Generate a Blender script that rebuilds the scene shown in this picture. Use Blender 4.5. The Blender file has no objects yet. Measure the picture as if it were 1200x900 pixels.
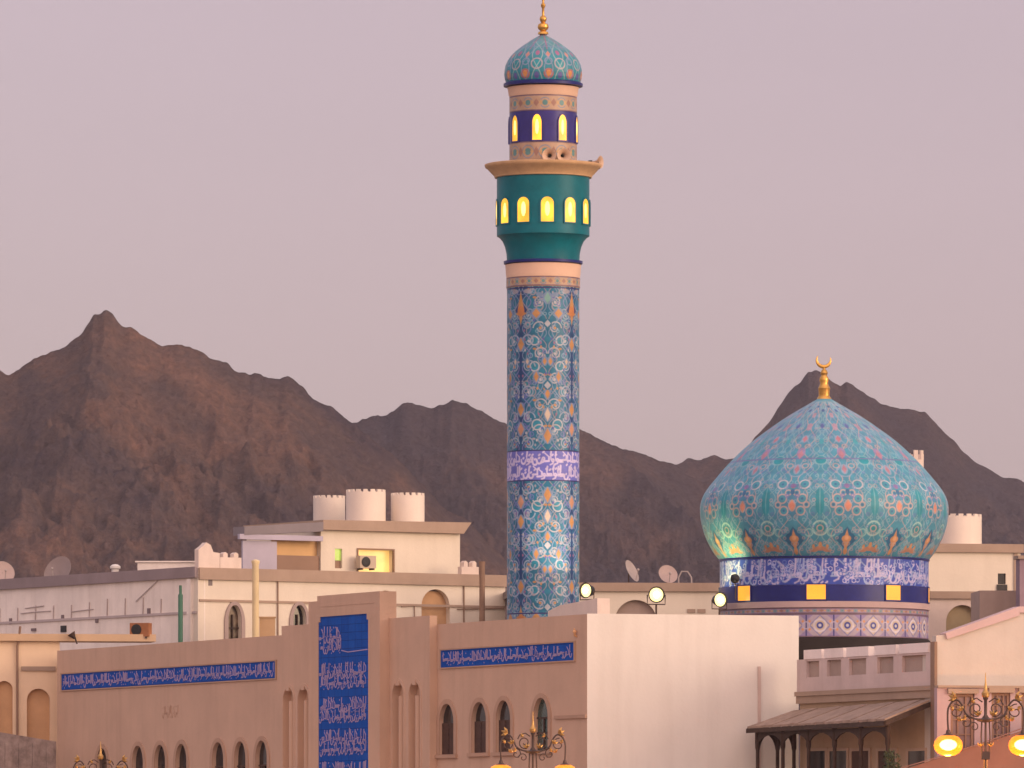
import bpy, bmesh, math, random
import numpy as np
from mathutils import Vector, Matrix
from mathutils.geometry import tessellate_polygon

R = math.radians
S = bpy.context.scene
C = S.collection

# ------------------------------------------------------------------ camera
F, HOR, CXP, CZ = 9000.0, 1020.0, 600.0, 2.5     # focal length / horizon of the 1200x900 photograph, eye height
cam = bpy.data.objects.new('camera', bpy.data.cameras.new('camera'))
C.objects.link(cam)
cam.location = (0, 0, CZ)
cam.rotation_euler = (R(90), 0, 0)
cam.data.sensor_width = 36
cam.data.lens = 36 * F / 1200
cam.data.shift_y = (HOR - 450) / 1200
cam.data.clip_start = 0.5
cam.data.clip_end = 9000
S.camera = cam

# ------------------------------------------------------------------ light: dusk, afterglow behind and right of the camera
SUN_AZ = Vector((0.88, -0.475, 0)).normalized()
SUN_EL = R(9)
world = bpy.data.worlds.new('World')
S.world = world
world.use_nodes = True
nt = world.node_tree
nt.nodes.clear()
N = nt.nodes.new
L_ = nt.links.new
out = N('ShaderNodeOutputWorld')
sky = N('ShaderNodeTexSky')
sky.sky_type = 'NISHITA'
sky.sun_disc = False
sky.sun_elevation = SUN_EL
sky.sun_rotation = math.atan2(SUN_AZ.x, SUN_AZ.y)
bg1 = N('ShaderNodeBackground')
bg1.inputs['Strength'].default_value = 0.05
L_(sky.outputs[0], bg1.inputs['Color'])
geo = N('ShaderNodeTexCoord')
sep = N('ShaderNodeSeparateXYZ')
L_(geo.outputs['Generated'], sep.inputs[0])
ramp = N('ShaderNodeValToRGB')
cr = ramp.color_ramp
cr.elements[0].position = 0.0
cr.elements[0].color = (0.33, 0.21, 0.23, 1)
cr.elements[1].position = 1.0
cr.elements[1].color = (0.52, 0.47, 0.58, 1)
for p_, c_ in ((0.036, (0.348, 0.234, 0.298, 1)), (0.080, (0.415, 0.278, 0.347, 1)), (0.122, (0.465, 0.315, 0.39, 1)), (0.32, (0.52, 0.42, 0.50, 1))):
    e = cr.elements.new(p_)
    e.color = c_
L_(sep.outputs['Z'], ramp.inputs[0])
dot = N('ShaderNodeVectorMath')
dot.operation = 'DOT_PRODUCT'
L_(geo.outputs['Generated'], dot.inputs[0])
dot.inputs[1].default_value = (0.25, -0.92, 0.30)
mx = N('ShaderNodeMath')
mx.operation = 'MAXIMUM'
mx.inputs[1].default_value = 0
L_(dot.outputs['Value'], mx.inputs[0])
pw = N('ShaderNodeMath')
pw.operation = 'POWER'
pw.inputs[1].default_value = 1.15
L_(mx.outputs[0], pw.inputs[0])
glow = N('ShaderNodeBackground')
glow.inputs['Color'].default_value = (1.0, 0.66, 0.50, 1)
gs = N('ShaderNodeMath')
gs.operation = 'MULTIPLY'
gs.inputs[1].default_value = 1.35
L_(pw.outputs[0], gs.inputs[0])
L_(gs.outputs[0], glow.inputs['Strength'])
bg2 = N('ShaderNodeBackground')
bg2.inputs['Strength'].default_value = 1.0
L_(ramp.outputs[0], bg2.inputs['Color'])
smap = N('ShaderNodeMapping')
smap.inputs['Scale'].default_value = (1.0, 1.0, 6.0)
L_(geo.outputs['Generated'], smap.inputs[0])
sno = N('ShaderNodeTexNoise')
sno.inputs['Scale'].default_value = 3.0
sno.inputs['Detail'].default_value = 4
L_(smap.outputs[0], sno.inputs['Vector'])
srng = N('ShaderNodeMapRange')
srng.inputs[1].default_value = 0.3; srng.inputs[2].default_value = 0.7
srng.inputs[3].default_value = 0.95; srng.inputs[4].default_value = 1.04
L_(sno.outputs['Fac'], srng.inputs[0])
L_(srng.outputs[0], bg2.inputs['Strength'])
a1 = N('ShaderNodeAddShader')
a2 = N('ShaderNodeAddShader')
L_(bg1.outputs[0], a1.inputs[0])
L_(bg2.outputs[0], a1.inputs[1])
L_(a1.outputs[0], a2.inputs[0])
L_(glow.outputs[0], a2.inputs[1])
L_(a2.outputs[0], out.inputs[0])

sun = bpy.data.objects.new('sun', bpy.data.lights.new('sun', 'SUN'))
C.objects.link(sun)
sun.data.energy = 1.9
sun.data.color = (1.0, 0.74, 0.55)
sun.data.angle = R(32)
sd = Vector((SUN_AZ.x * math.cos(SUN_EL), SUN_AZ.y * math.cos(SUN_EL), math.sin(SUN_EL)))
sun.rotation_euler = sd.to_track_quat('Z', 'Y').to_euler()
sun.location = sd * 60

S.view_settings.view_transform = 'Standard'
S.view_settings.look = 'None'
S.view_settings.exposure = 0
S.view_settings.gamma = 1
S.view_settings.use_curve_mapping = False
S.render.engine = 'CYCLES'
S.cycles.use_denoising = True
S.cycles.max_bounces = 5
S.cycles.caustics_reflective = False
S.cycles.caustics_refractive = False

random.seed(4)
RNG = np.random.default_rng(11)

# ------------------------------------------------------------------ pixel <-> place helpers (measuring the photograph)
def X(px, y): return (px - CXP) / F * y
def Z(py, y): return CZ + (HOR - py) / F * y
def P3(px, py, y): return Vector((X(px, y), y, Z(py, y)))

class Wall:
    """A vertical wall plane from the point seen at column px0 (depth y0) to column px1 (depth y1).
    Local x runs along the wall, local y into the building, local z is up."""
    def __init__(s, px0, y0, px1, y1):
        s.a = Vector((X(px0, y0), y0, 0)); s.b = Vector((X(px1, y1), y1, 0))
        d = s.b - s.a
        s.len = d.length
        s.u = d / s.len
        s.n = Vector((-s.u.y, s.u.x, 0))
        s.M = Matrix(((s.u.x, s.n.x, 0, s.a.x), (s.u.y, s.n.y, 0, s.a.y), (0, 0, 1, 0), (0, 0, 0, 1)))
    def s(s, px, off=0.0):
        a = s.a - s.n * off
        k = (px - CXP) / F
        return (k * a.y - a.x) / (s.u.x - k * s.u.y)
    def sz(s, px, py, off=0.0):
        t = s.s(px, off)
        y = (s.a - s.n * off + s.u * t).y
        return t, Z(py, y)
    def z(s, px, py, off=0.0): return s.sz(px, py, off)[1]
    def w(s, x, y, z): return s.M @ Vector((x, y, z))

# ------------------------------------------------------------------ object helpers
ROOT = {}
def thing(name, label, cat, loc=(0, 0, 0), group=None, rot=0.0):
    o = bpy.data.objects.new(name, None)
    C.objects.link(o)
    o.empty_display_size = 0.3
    o.location = loc
    o.rotation_euler = (0, 0, rot)
    o['label'] = label
    o['category'] = cat
    if group: o['group'] = group
    ROOT[o] = Vector(loc)
    return o

def tag(o, label, cat, group=None):
    o['label'] = label
    o['category'] = cat
    if group: o['group'] = group
    return o

def copy_tree(o, parent=None):
    c = o.copy()
    C.objects.link(c)
    c.parent = parent
    for ch in list(o.children): copy_tree(ch, c)
    return c

def place(root, loc, label=None, rot=0.0, scale=1.0, group=None):
    root.location = loc
    root.rotation_euler = (0, 0, rot)
    root.scale = (scale,) * 3
    if label: root['label'] = label
    if group: root['group'] = group
    return root

I4 = Matrix.Identity(4)
class MB:
    def __init__(s): s.v = []; s.f = []; s.sm = []
    def add(s, vs, fs, T=None, smooth=False):
        b = len(s.v)
        if T is not None: vs = [T @ Vector(v) for v in vs]
        s.v += [tuple(v) for v in vs]
        for f in fs:
            s.f.append([b + i for i in f]); s.sm.append(smooth)
        return s
    def box(s, x0, x1, y0, y1, z0, z1, T=None):
        vs = [(x, y, z) for z in (z0, z1) for y in (y0, y1) for x in (x0, x1)]
        return s.add(vs, [(0, 1, 3, 2), (4, 5, 7, 6), (0, 1, 5, 4), (2, 3, 7, 6), (0, 2, 6, 4), (1, 3, 7, 5)], T)
    def prism(s, loops, y0, y1, T=None):
        """loops of (x, z): an outline and its holes, extruded along local y"""
        flat = [p for l in loops for p in l]
        tri = tessellate_polygon([[Vector((p[0], p[1], 0)) for p in l] for l in loops])
        n = len(flat)
        vs = [(p[0], y0, p[1]) for p in flat] + [(p[0], y1, p[1]) for p in flat]
        fs = [tuple(t) for t in tri] + [tuple(i + n for i in t) for t in tri]
        b = 0
        for l in loops:
            m = len(l)
            for i in range(m):
                j = (i + 1) % m
                fs.append((b + i, b + j, n + b + j, n + b + i))
            b += m
        return s.add(vs, fs, T)
    def lathe(s, prof, n=32, T=None, smooth=True, cap=True):
        vs, fs = [], []
        for r, z in prof:
            for i in range(n):
                a = 2 * math.pi * i / n
                vs.append((r * math.cos(a), r * math.sin(a), z))
        for k in range(len(prof) - 1):
            for i in range(n):
                j = (i + 1) % n
                fs.append((k * n + i, k * n + j, (k + 1) * n + j, (k + 1) * n + i))
        s.add(vs, fs, T, smooth)
        if cap:
            for k in (0, len(prof) - 1):
                if prof[k][0] > 1e-4:
                    s.add([vs[k * n + i] for i in range(n)], [tuple(range(n))], T)
        return s
    def tube(s, pts, r, n=8, T=None):
        pts = [Vector(p) for p in pts]
        m = len(pts)
        rr = r if isinstance(r, (list, tuple)) else [r] * m
        vs, fs = [], []
        ref = None
        for i, p in enumerate(pts):
            d = (pts[min(i + 1, m - 1)] - pts[max(i - 1, 0)]).normalized()
            if ref is None: ref = d.orthogonal().normalized()
            ref = (ref - d * ref.dot(d))
            ref = ref.normalized() if ref.length > 1e-6 else d.orthogonal().normalized()
            q = d.cross(ref)
            for k in range(n):
                a = 2 * math.pi * k / n
                vs.append(p + (ref * math.cos(a) + q * math.sin(a)) * rr[i])
        for i in range(m - 1):
            for k in range(n):
                j = (k + 1) % n
                fs.append((i * n + k, i * n + j, (i + 1) * n + j, (i + 1) * n + k))
        fs += [tuple(range(n)), tuple((m - 1) * n + k for k in range(n))]
        return s.add(vs, fs, T, True)
    def ball(s, c, rx, ry=None, rz=None, n=16, T=None):
        ry = ry or rx; rz = rz or rx
        vs, fs = [], []
        h = n // 2
        for i in range(h + 1):
            t = math.pi * i / h
            for k in range(n):
                a = 2 * math.pi * k / n
                vs.append((c[0] + rx * math.sin(t) * math.cos(a), c[1] + ry * math.sin(t) * math.sin(a), c[2] + rz * math.cos(t)))
        for i in range(h):
            for k in range(n):
                j = (k + 1) % n
                fs.append((i * n + k, i * n + j, (i + 1) * n + j, (i + 1) * n + k))
        return s.add(vs, fs, T, True)
    def stroke(s, pts, w, y0, y1, T=None):
        """a flat pen stroke along (x, z) points, w = pen widths"""
        a, b = [], []
        m = len(pts)
        for i, (x, z) in enumerate(pts):
            x0, z0 = pts[max(i - 1, 0)]
            x1, z1 = pts[min(i + 1, m - 1)]
            l = math.hypot(x1 - x0, z1 - z0) or 1
            nx, nz = -(z1 - z0) / l, (x1 - x0) / l
            ww = w[i] if isinstance(w, (list, tuple)) else w
            a.append((x + nx * ww / 2, z + nz * ww / 2)); b.append((x - nx * ww / 2, z - nz * ww / 2))
        vs = [(p[0], y, p[1]) for y in (y0, y1) for p in a + b]
        fs = []
        for i in range(m - 1):
            fs.append((i, i + 1, m + i + 1, m + i))
            o = 2 * m
            fs.append((o + i, o + i + 1, o + m + i + 1, o + m + i))
            fs.append((i, i + 1, o + i + 1, o + i))
            fs.append((m + i, m + i + 1, o + m + i + 1, o + m + i))
        return s.add(vs, fs, T)
    def build(s, name, mat, parent=None, origin=None, fix=True):
        off = ROOT.get(parent, Vector((0, 0, 0))) if parent is not None else Vector(origin or (0, 0, 0))
        me = bpy.data.meshes.new(name)
        me.from_pydata([tuple(Vector(v) - off) for v in s.v], [], s.f)
        if fix:
            bm = bmesh.new()
            bm.from_mesh(me)
            bmesh.ops.remove_doubles(bm, verts=bm.verts, dist=1e-5)
            bmesh.ops.recalc_face_normals(bm, faces=bm.faces)
            bm.to_mesh(me)
            bm.free()
        if any(s.sm):
            me.polygons.foreach_set('use_smooth', [True] * len(me.polygons))
            try: me.set_sharp_from_angle(angle=R(38))
            except Exception: pass
        me.materials.append(mat)
        o = bpy.data.objects.new(name, me)
        C.objects.link(o)
        if parent is not None:
            o.parent = parent
            ROOT[o] = off
        else:
            o.location = off
            ROOT[o] = off
        return o

def arch(cx, w, z0, zt, pointed=True, n=8, rise=None):
    """outline of an arched opening: width w, sill z0, crown zt"""
    h = w / 2
    pts = [(cx - h, z0), (cx + h, z0)]
    if pointed:
        rise = rise or w * 0.85
        zs = zt - rise
        for i in range(n + 1):
            t = i / n
            pts.append((cx + h * math.cos(t * math.pi / 2) ** 0.9 if t < 1 else cx, zs + rise * math.sin(t * math.pi / 2) ** 1.25))
        for i in range(1, n + 1):
            t = 1 - i / n
            pts.append((cx - h * math.cos(t * math.pi / 2) ** 0.9, zs + rise * math.sin(t * math.pi / 2) ** 1.25))
    else:
        rise = rise or h
        zs = zt - rise
        for i in range(2 * n + 1):
            a = math.pi * i / (2 * n)
            pts.append((cx + h * math.cos(a), zs + rise * math.sin(a)))
    return pts

def rect(x0, x1, z0, z1): return [(x0, z0), (x1, z0), (x1, z1), (x0, z1)]

# ------------------------------------------------------------------ materials
def newmat(name):
    m = bpy.data.materials.new(name)
    m.use_nodes = True
    return m, m.node_tree, m.node_tree.nodes['Principled BSDF']

def mat(name, col, rough=0.85, var=0.10, scale=0.6, streak=0.0, bump=0.0, bscale=8.0, metal=0.0, spec=0.3, tint=None):
    m, t, b = newmat(name)
    b.inputs['Roughness'].default_value = rough
    b.inputs['Metallic'].default_value = metal
    b.inputs['Specular IOR Level'].default_value = spec
    g = t.nodes.new('ShaderNodeNewGeometry')
    no = t.nodes.new('ShaderNodeTexNoise')
    no.inputs['Scale'].default_value = scale
    no.inputs['Detail'].default_value = 6
    no.inputs['Roughness'].default_value = 0.65
    t.links.new(g.outputs['Position'], no.inputs['Vector'])
    mr = t.nodes.new('ShaderNodeMapRange')
    mr.inputs[1].default_value = 0.25; mr.inputs[2].default_value = 0.75
    mr.inputs[3].default_value = 0; mr.inputs[4].default_value = 1
    t.links.new(no.outputs['Fac'], mr.inputs[0])
    mixc = t.nodes.new('ShaderNodeMix')
    mixc.data_type = 'RGBA'
    d = tint or tuple(c * (1 - 2 * var) for c in col)
    mixc.inputs[6].default_value = (*d, 1)
    mixc.inputs[7].default_value = (*[min(1, c * (1 + var * 0.4)) for c in col], 1)
    t.links.new(mr.outputs[0], mixc.inputs[0])
    last = mixc.outputs[2]
    if streak:
        mp = t.nodes.new('ShaderNodeMapping')
        mp.inputs['Scale'].default_value = (1.6, 1.6, 0.12)
        t.links.new(g.outputs['Position'], mp.inputs[0])
        n2 = t.nodes.new('ShaderNodeTexNoise')
        n2.inputs['Scale'].default_value = 1.4
        n2.inputs['Detail'].default_value = 7
        t.links.new(mp.outputs[0], n2.inputs['Vector'])
        r2 = t.nodes.new('ShaderNodeMapRange')
        r2.inputs[1].default_value = 0.48; r2.inputs[2].default_value = 0.8
        r2.inputs[3].default_value = 0; r2.inputs[4].default_value = streak
        t.links.new(n2.outputs['Fac'], r2.inputs[0])
        m2 = t.nodes.new('ShaderNodeMix')
        m2.data_type = 'RGBA'
        t.links.new(r2.outputs[0], m2.inputs[0])
        t.links.new(last, m2.inputs[6])
        m2.inputs[7].default_value = (col[0] * 0.5, col[1] * 0.45, col[2] * 0.4, 1)
        last = m2.outputs[2]
    t.links.new(last, b.inputs['Base Color'])
    if bump:
        n3 = t.nodes.new('ShaderNodeTexNoise')
        n3.inputs['Scale'].default_value = bscale
        n3.inputs['Detail'].default_value = 5
        t.links.new(g.outputs['Position'], n3.inputs['Vector'])
        bp = t.nodes.new('ShaderNodeBump')
        bp.inputs['Strength'].default_value = bump
        bp.inputs['Distance'].default_value = 0.05
        t.links.new(n3.outputs['Fac'], bp.inputs['Height'])
        t.links.new(bp.outputs[0], b.inputs['Normal'])
    return m

def emit(name, col, strength, var=0.5, scale=2.0):
    m, t, b = newmat(name)
    b.inputs['Base Color'].default_value = (*[c * 0.5 for c in col], 1)
    b.inputs['Roughness'].default_value = 0.3
    b.inputs['Emission Color'].default_value = (*col, 1)
    g = t.nodes.new('ShaderNodeNewGeometry')
    no = t.nodes.new('ShaderNodeTexNoise')
    no.inputs['Scale'].default_value = scale
    t.links.new(g.outputs['Position'], no.inputs['Vector'])
    mr = t.nodes.new('ShaderNodeMapRange')
    mr.inputs[1].default_value = 0.3; mr.inputs[2].default_value = 0.7
    mr.inputs[3].default_value = strength * (1 - var); mr.inputs[4].default_value = strength * (1 + var)
    t.links.new(no.outputs['Fac'], mr.inputs[0])
    t.links.new(mr.outputs[0], b.inputs['Emission Strength'])
    return m

def tile_mat(name, rough=0.45):
    m, t, b = newmat(name)
    at = t.nodes.new('ShaderNodeAttribute')
    at.attribute_name = 'tile'
    g = t.nodes.new('ShaderNodeNewGeometry')
    no = t.nodes.new('ShaderNodeTexNoise')
    no.inputs['Scale'].default_value = 3.5
    no.inputs['Detail'].default_value = 6
    t.links.new(g.outputs['Position'], no.inputs['Vector'])
    mr = t.nodes.new('ShaderNodeMapRange')
    mr.inputs[1].default_value = 0.3; mr.inputs[2].default_value = 0.7
    mr.inputs[3].default_value = 0.82; mr.inputs[4].default_value = 1.1
    t.links.new(no.outputs['Fac'], mr.inputs[0])
    vm = t.nodes.new('ShaderNodeVectorMath')
    vm.operation = 'SCALE'
    t.links.new(at.outputs['Color'], vm.inputs[0])
    t.links.new(mr.outputs[0], vm.inputs[3])
    t.links.new(vm.outputs[0], b.inputs['Base Color'])
    b.inputs['Roughness'].default_value = rough
    b.inputs['Specular IOR Level'].default_value = 0.45
    return m

TAN = mat('tan_render', (0.605, 0.405, 0.285), var=0.07, scale=0.5, streak=0.2, bump=0.15)
TAND = mat('tan_moulding', (0.50, 0.32, 0.22), var=0.1, streak=0.1)
WHITE = mat('cream_paint', (0.735, 0.69, 0.625), var=0.04, scale=0.45, streak=0.16, bump=0.12)
WARM = mat('warm_white_paint', (0.74, 0.655, 0.53), var=0.05, scale=0.45, streak=0.12, bump=0.12)
WHITE2 = mat('white_wash', (0.76, 0.63, 0.54), var=0.08, scale=0.5, streak=0.22, bump=0.15)
WSHADE = mat('weathered_white', (0.90, 0.81, 0.72), var=0.10, scale=0.6, streak=0.3, bump=0.15)
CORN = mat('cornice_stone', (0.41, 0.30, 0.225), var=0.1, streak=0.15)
ROOFG = mat('roof_felt', (0.25, 0.21, 0.2), var=0.15)
PARA = mat('parapet_lime', (0.62, 0.50, 0.47), var=0.1, streak=0.25, bump=0.15)
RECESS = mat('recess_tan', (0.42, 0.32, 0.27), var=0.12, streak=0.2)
OCHRE = mat('ochre_infill', (0.60, 0.36, 0.19), var=0.12, scale=0.8)
BLUE = mat('blue_tile', (0.0005, 0.088, 0.45), spec=0.04, rough=0.5, var=0.12, scale=2.5)
LETTER = mat('lilac_lettering', (0.42, 0.31, 0.50), rough=0.5, var=0.1)
DARKG = mat('dark_glass', (0.012, 0.011, 0.012), rough=0.12, var=0.2, spec=0.5)
GREENG = mat('green_glass', (0.05, 0.10, 0.085), rough=0.12, var=0.4, scale=3, spec=0.6)
WOOD = mat('brown_shutter', (0.085, 0.038, 0.022), rough=0.6, var=0.25, scale=4)
DWOOD = mat('dark_timber', (0.07, 0.04, 0.028), rough=0.7, var=0.3, scale=4)
SHING = mat('timber_roof', (0.40, 0.29, 0.225), rough=0.9, var=0.22, scale=2.2, bump=0.3)
IRON = mat('lamp_iron', (0.11, 0.07, 0.055), rough=0.5, var=0.2, metal=0.4)
GILT = mat('gilded_leaf', (0.62, 0.36, 0.12), rough=0.38, var=0.2, scale=6, metal=0.7)
GOLD = mat('gold_finial', (0.72, 0.40, 0.10), rough=0.35, var=0.15, scale=5, metal=0.8)
NAVY = mat('navy_tile', (0.012, 0.018, 0.16), rough=0.35, var=0.15, scale=3)
PURP = mat('purple_tile', (0.035, 0.028, 0.20), rough=0.35, var=0.15, scale=3)
TEAL = mat('teal_tile', (0.002, 0.15, 0.19), spec=0.18, rough=0.4, var=0.16, scale=1.6)
CREAM = mat('cream_ring', (0.74, 0.50, 0.36), rough=0.6, var=0.08)
GBEIGE = mat('gilt_stone', (0.60, 0.38, 0.20), rough=0.6, var=0.12, scale=3)
PLASTIC = mat('tank_plastic', (0.78, 0.68, 0.58), rough=0.6, var=0.06, streak=0.12)
BLACK = mat('black_metal', (0.02, 0.02, 0.02), rough=0.5, var=0.2)
GREY = mat('grey_dish', (0.45, 0.38, 0.35), rough=0.6, var=0.15)
PINKT = mat('pink_canvas', (0.25, 0.145, 0.135), rough=0.9, var=0.12, streak=0.15)
STONE = mat('rubble_stone', (0.42, 0.33, 0.29), rough=0.95, var=0.3, scale=2.2, bump=0.6, bscale=3)
PIPEG = mat('green_pipe', (0.06, 0.16, 0.10), rough=0.6)
PIPEB = mat('brown_pipe', (0.30, 0.19, 0.13), rough=0.7)
PIPEC = mat('cream_post', (0.92, 0.74, 0.42), rough=0.7)
LAV = mat('lavender_panel', (0.46, 0.42, 0.50), rough=0.7, var=0.08)
LEAF = mat('leaf', (0.05, 0.07, 0.03), rough=0.7, var=0.35, scale=6)
BARK = mat('bark', (0.10, 0.07, 0.05), rough=0.9, var=0.3)
E_WIN = emit('lit_window_yellow', (1.0, 0.50, 0.035), 1.1, 0.5, 1.3)
E_HOTSPOT = emit('pane_hot_spot', (1.0, 0.74, 0.22), 1.7, 0.3, 1.1)
E_WINO = emit('lit_window_orange', (1.0, 0.42, 0.03), 0.9, 0.12, 1.6)
E_ROOM = emit('lit_room_glow', (1.0, 0.62, 0.18), 0.8, 0.25, 1.2)
E_GREEN = emit('lit_green_pane', (0.40, 0.55, 0.08), 0.75, 0.3, 3)
E_FLOOD = emit('flood_lens', (1.0, 0.78, 0.30), 2.2, 0.1)
E_LAMP = emit('flood_lamp', (1.0, 0.95, 0.7), 16.0, 0.1)
E_CORE = emit('sodium_core', (1.0, 0.70, 0.22), 11.0, 0.1)
E_SHADE = emit('sodium_halo_glass', (1.0, 0.27, 0.006), 1.25, 0.25, 3)
_t = E_SHADE.node_tree; _p = _t.nodes['Principled BSDF']; _tr = _t.nodes.new('ShaderNodeBsdfTransparent'); _mx = _t.nodes.new('ShaderNodeMixShader')
_mx.inputs[0].default_value = 0.6                  # amber glass, its glow added for the lamp's halo; the bulb shows through
_t.links.new(_tr.outputs[0], _mx.inputs[1]); _t.links.new(_p.outputs[0], _mx.inputs[2])
_t.links.new(_mx.outputs[0], _t.nodes['Material Output'].inputs[0])
TILE = tile_mat('painted_tiles')

# ------------------------------------------------------------------ noise
def vnoise(x, y, seed=0):
    xi = np.floor(x).astype(np.int64); yi = np.floor(y).astype(np.int64)
    fx = x - xi; fy = y - yi
    fx = fx * fx * fx * (fx * (fx * 6 - 15) + 10); fy = fy * fy * fy * (fy * (fy * 6 - 15) + 10)
    def h(a, b):
        n = (a * 374761393 + b * 668265263 + seed * 1442695041) & 0xffffffff
        n = ((n ^ (n >> 13)) * 1274126177) & 0xffffffff
        n = n ^ (n >> 16)
        return (n & 0xffff) / 65535.0
    return (h(xi, yi) * (1 - fx) + h(xi + 1, yi) * fx) * (1 - fy) + (h(xi, yi + 1) * (1 - fx) + h(xi + 1, yi + 1) * fx) * fy
def fbm(x, y, o=5, seed=0, ridged=False, gain=0.5):
    s = 0; a = 1; t = 0
    for k in range(o):
        v = vnoise(x * 2 ** k, y * 2 ** k, seed + k * 17)
        if ridged: v = 1 - np.abs(2 * v - 1)
        s = s + a * v; t += a; a *= gain
    return s / t

def grid_mesh(name, V, mat_, wrap=False, col=None, parent=None, smooth=True, origin=None):
    """V: rows x cols x 3 array"""
    n, m = V.shape[:2]
    off = ROOT.get(parent, Vector((0, 0, 0))) if parent is not None else Vector(origin or (0, 0, 0))
    co = (V - np.array(off)).reshape(-1, 3).astype(np.float32)
    c = m if wrap else m - 1
    i = np.arange(n - 1)[:, None] * m
    j = np.arange(c)[None, :]
    j2 = (j + 1) % m
    q = np.stack([i + j, i + j2, i + m + j2, i + m + j], -1).reshape(-1, 4)
    me = bpy.data.meshes.new(name)
    me.vertices.add(len(co))
    me.vertices.foreach_set('co', co.ravel())
    me.loops.add(q.size)
    me.loops.foreach_set('vertex_index', q.ravel().astype(np.int32))
    me.polygons.add(len(q))
    me.polygons.foreach_set('loop_start', np.arange(0, q.size, 4, dtype=np.int32))
    me.update(calc_edges=True)
    me.validate()
    me.polygons.foreach_set('use_smooth', np.full(len(q), smooth))
    if col is not None:
        at = me.color_attributes.new('tile', 'FLOAT_COLOR', 'POINT')
        rgba = np.ones((n * m, 4), np.float32)
        rgba[:, :3] = col.reshape(-1, 3)
        at.data.foreach_set('color', rgba.ravel())
    me.materials.append(mat_)
    o = bpy.data.objects.new(name, me)
    C.objects.link(o)
    if parent is not None: o.parent = parent
    else: o.location = off
    ROOT[o] = off
    return o

# ------------------------------------------------------------------ script-like lettering strokes
def script_line(w, seed, density=1.0):
    """pen strokes of a line of cursive lettering, running right to left, height about 1, in units of the line height"""
    r = random.Random(seed)
    st = []
    x = w - 0.1
    base = 0.3
    def arc(cx, cz, rx, rz, a0, a1, n=8):
        return [(cx + rx * math.cos(R(a0 + (a1 - a0) * i / n)), cz + rz * math.sin(R(a0 + (a1 - a0) * i / n))) for i in range(n + 1)]
    while x > 0.2:
        k = r.random()
        b = base + r.uniform(-0.05, 0.1)
        if k < 0.24:
            st.append(([(x, b), (x - 0.02, b + 0.35), (x + 0.02, b + 0.64)], [0.05, 0.07, 0.09])); x -= 0.14 / density
        elif k < 0.42:
            st.append(([(x, b + 0.62), (x - 0.01, b + 0.25), (x - 0.06, b), (x - 0.2, b - 0.02)], [0.09, 0.07, 0.07, 0.05])); x -= 0.22 / density
        elif k < 0.58:
            st.append((arc(x - 0.16, b, 0.17, 0.24, 10, -190), [0.04] + [0.075] * 7 + [0.04]))
            st.append(([(x - 0.18, b + 0.12), (x - 0.14, b + 0.16)], 0.08)); x -= 0.36 / density
        elif k < 0.74:
            st.append((arc(x - 0.09, b + 0.1, 0.075, 0.085, 0, 360, 10), 0.055))
            st.append(([(x - 0.03, b + 0.05), (x - 0.1, b - 0.12), (x - 0.26, b - 0.2)], [0.07, 0.06, 0.03])); x -= 0.27 / density
        elif k < 0.88:
            for q in range(3):
                st.append((arc(x - 0.07 - q * 0.1, b + 0.03, 0.05, 0.1, 0, 180, 5), 0.055))
            st.append(([(x, b), (x - 0.36, b - 0.01)], 0.065)); x -= 0.4 / density
        else:
            st.append(([(x - 0.3, b + 0.55), (x - 0.02, b + 0.3), (x - 0.03, b + 0.02), (x - 0.34, b)], [0.05, 0.07, 0.08, 0.06])); x -= 0.38 / density
        if r.random() < 0.55:
            dx = x + r.uniform(0, 0.2); dz = r.choice([base - 0.22, base + 0.42, base + 0.5, base + 0.62])
            st.append(([(dx - 0.03, dz - 0.03), (dx + 0.03, dz + 0.03)], 0.075))
    return st

def lettering(name, wall, x0, x1, z0, z1, y, parent, seed, density=1.0, slope=None):
    mb = MB()
    h = z1 - z0
    for pts, w in script_line((x1 - x0) / h, seed, density):
        pp = [(min(max(x0 + p[0] * h, x0 + 0.02), x1 - 0.02), z0 + p[1] * h) for p in pts]
        ww = [q * h for q in w] if isinstance(w, (list, tuple)) else w * h
        mb.stroke(pp, ww, y - 0.012, y + 0.004, wall.M)
    return mb.build(name, LETTER, parent, fix=False)

# ================================================================== SETTING: ground, road, mountains
def sheet(name, x0, x1, y0, y1, z, m, div=2):
    xs = np.linspace(x0, x1, div); ys = np.linspace(y0, y1, div)
    V = np.zeros((div, div, 3))
    V[..., 0], V[..., 1] = np.meshgrid(xs, ys)
    V[..., 2] = z
    o = grid_mesh(name, V, m, smooth=False)
    o['kind'] = 'structure'
    return o
G_GROUND = mat('dusty_ground', (0.28, 0.22, 0.18), var=0.2, scale=0.05, bump=0.2)
sheet('ground', -3200, 3200, -80, 3600, 0.0, G_GROUND)
sheet('road', -260, 260, 180, 222, 0.012, mat('asphalt', (0.05, 0.05, 0.052), rough=0.9, var=0.2, scale=1.0, bump=0.2))
pv = MB()
pv.box(-260, 260, 222, 330, -0.3, 0.14)
o = pv.build('pavement', mat('paving', (0.32, 0.26, 0.23), var=0.2, scale=1.2)); o['kind'] = 'structure'
pv = MB()
pv.box(-260, 260, 221.7, 221.99, -0.3, 0.16)
o = pv.build('kerb', mat('kerb_stone', (0.40, 0.36, 0.33), var=0.2)); o['kind'] = 'structure'
pv = MB()
for k in range(-24, 25):
    pv.box(k * 8 - 1.5, k * 8 + 1.5, 200.9, 201.1, 0.014, 0.018)
o = pv.build('road_marking', mat('road_paint', (0.7, 0.7, 0.68), var=0.1)); o['kind'] = 'structure'

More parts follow.
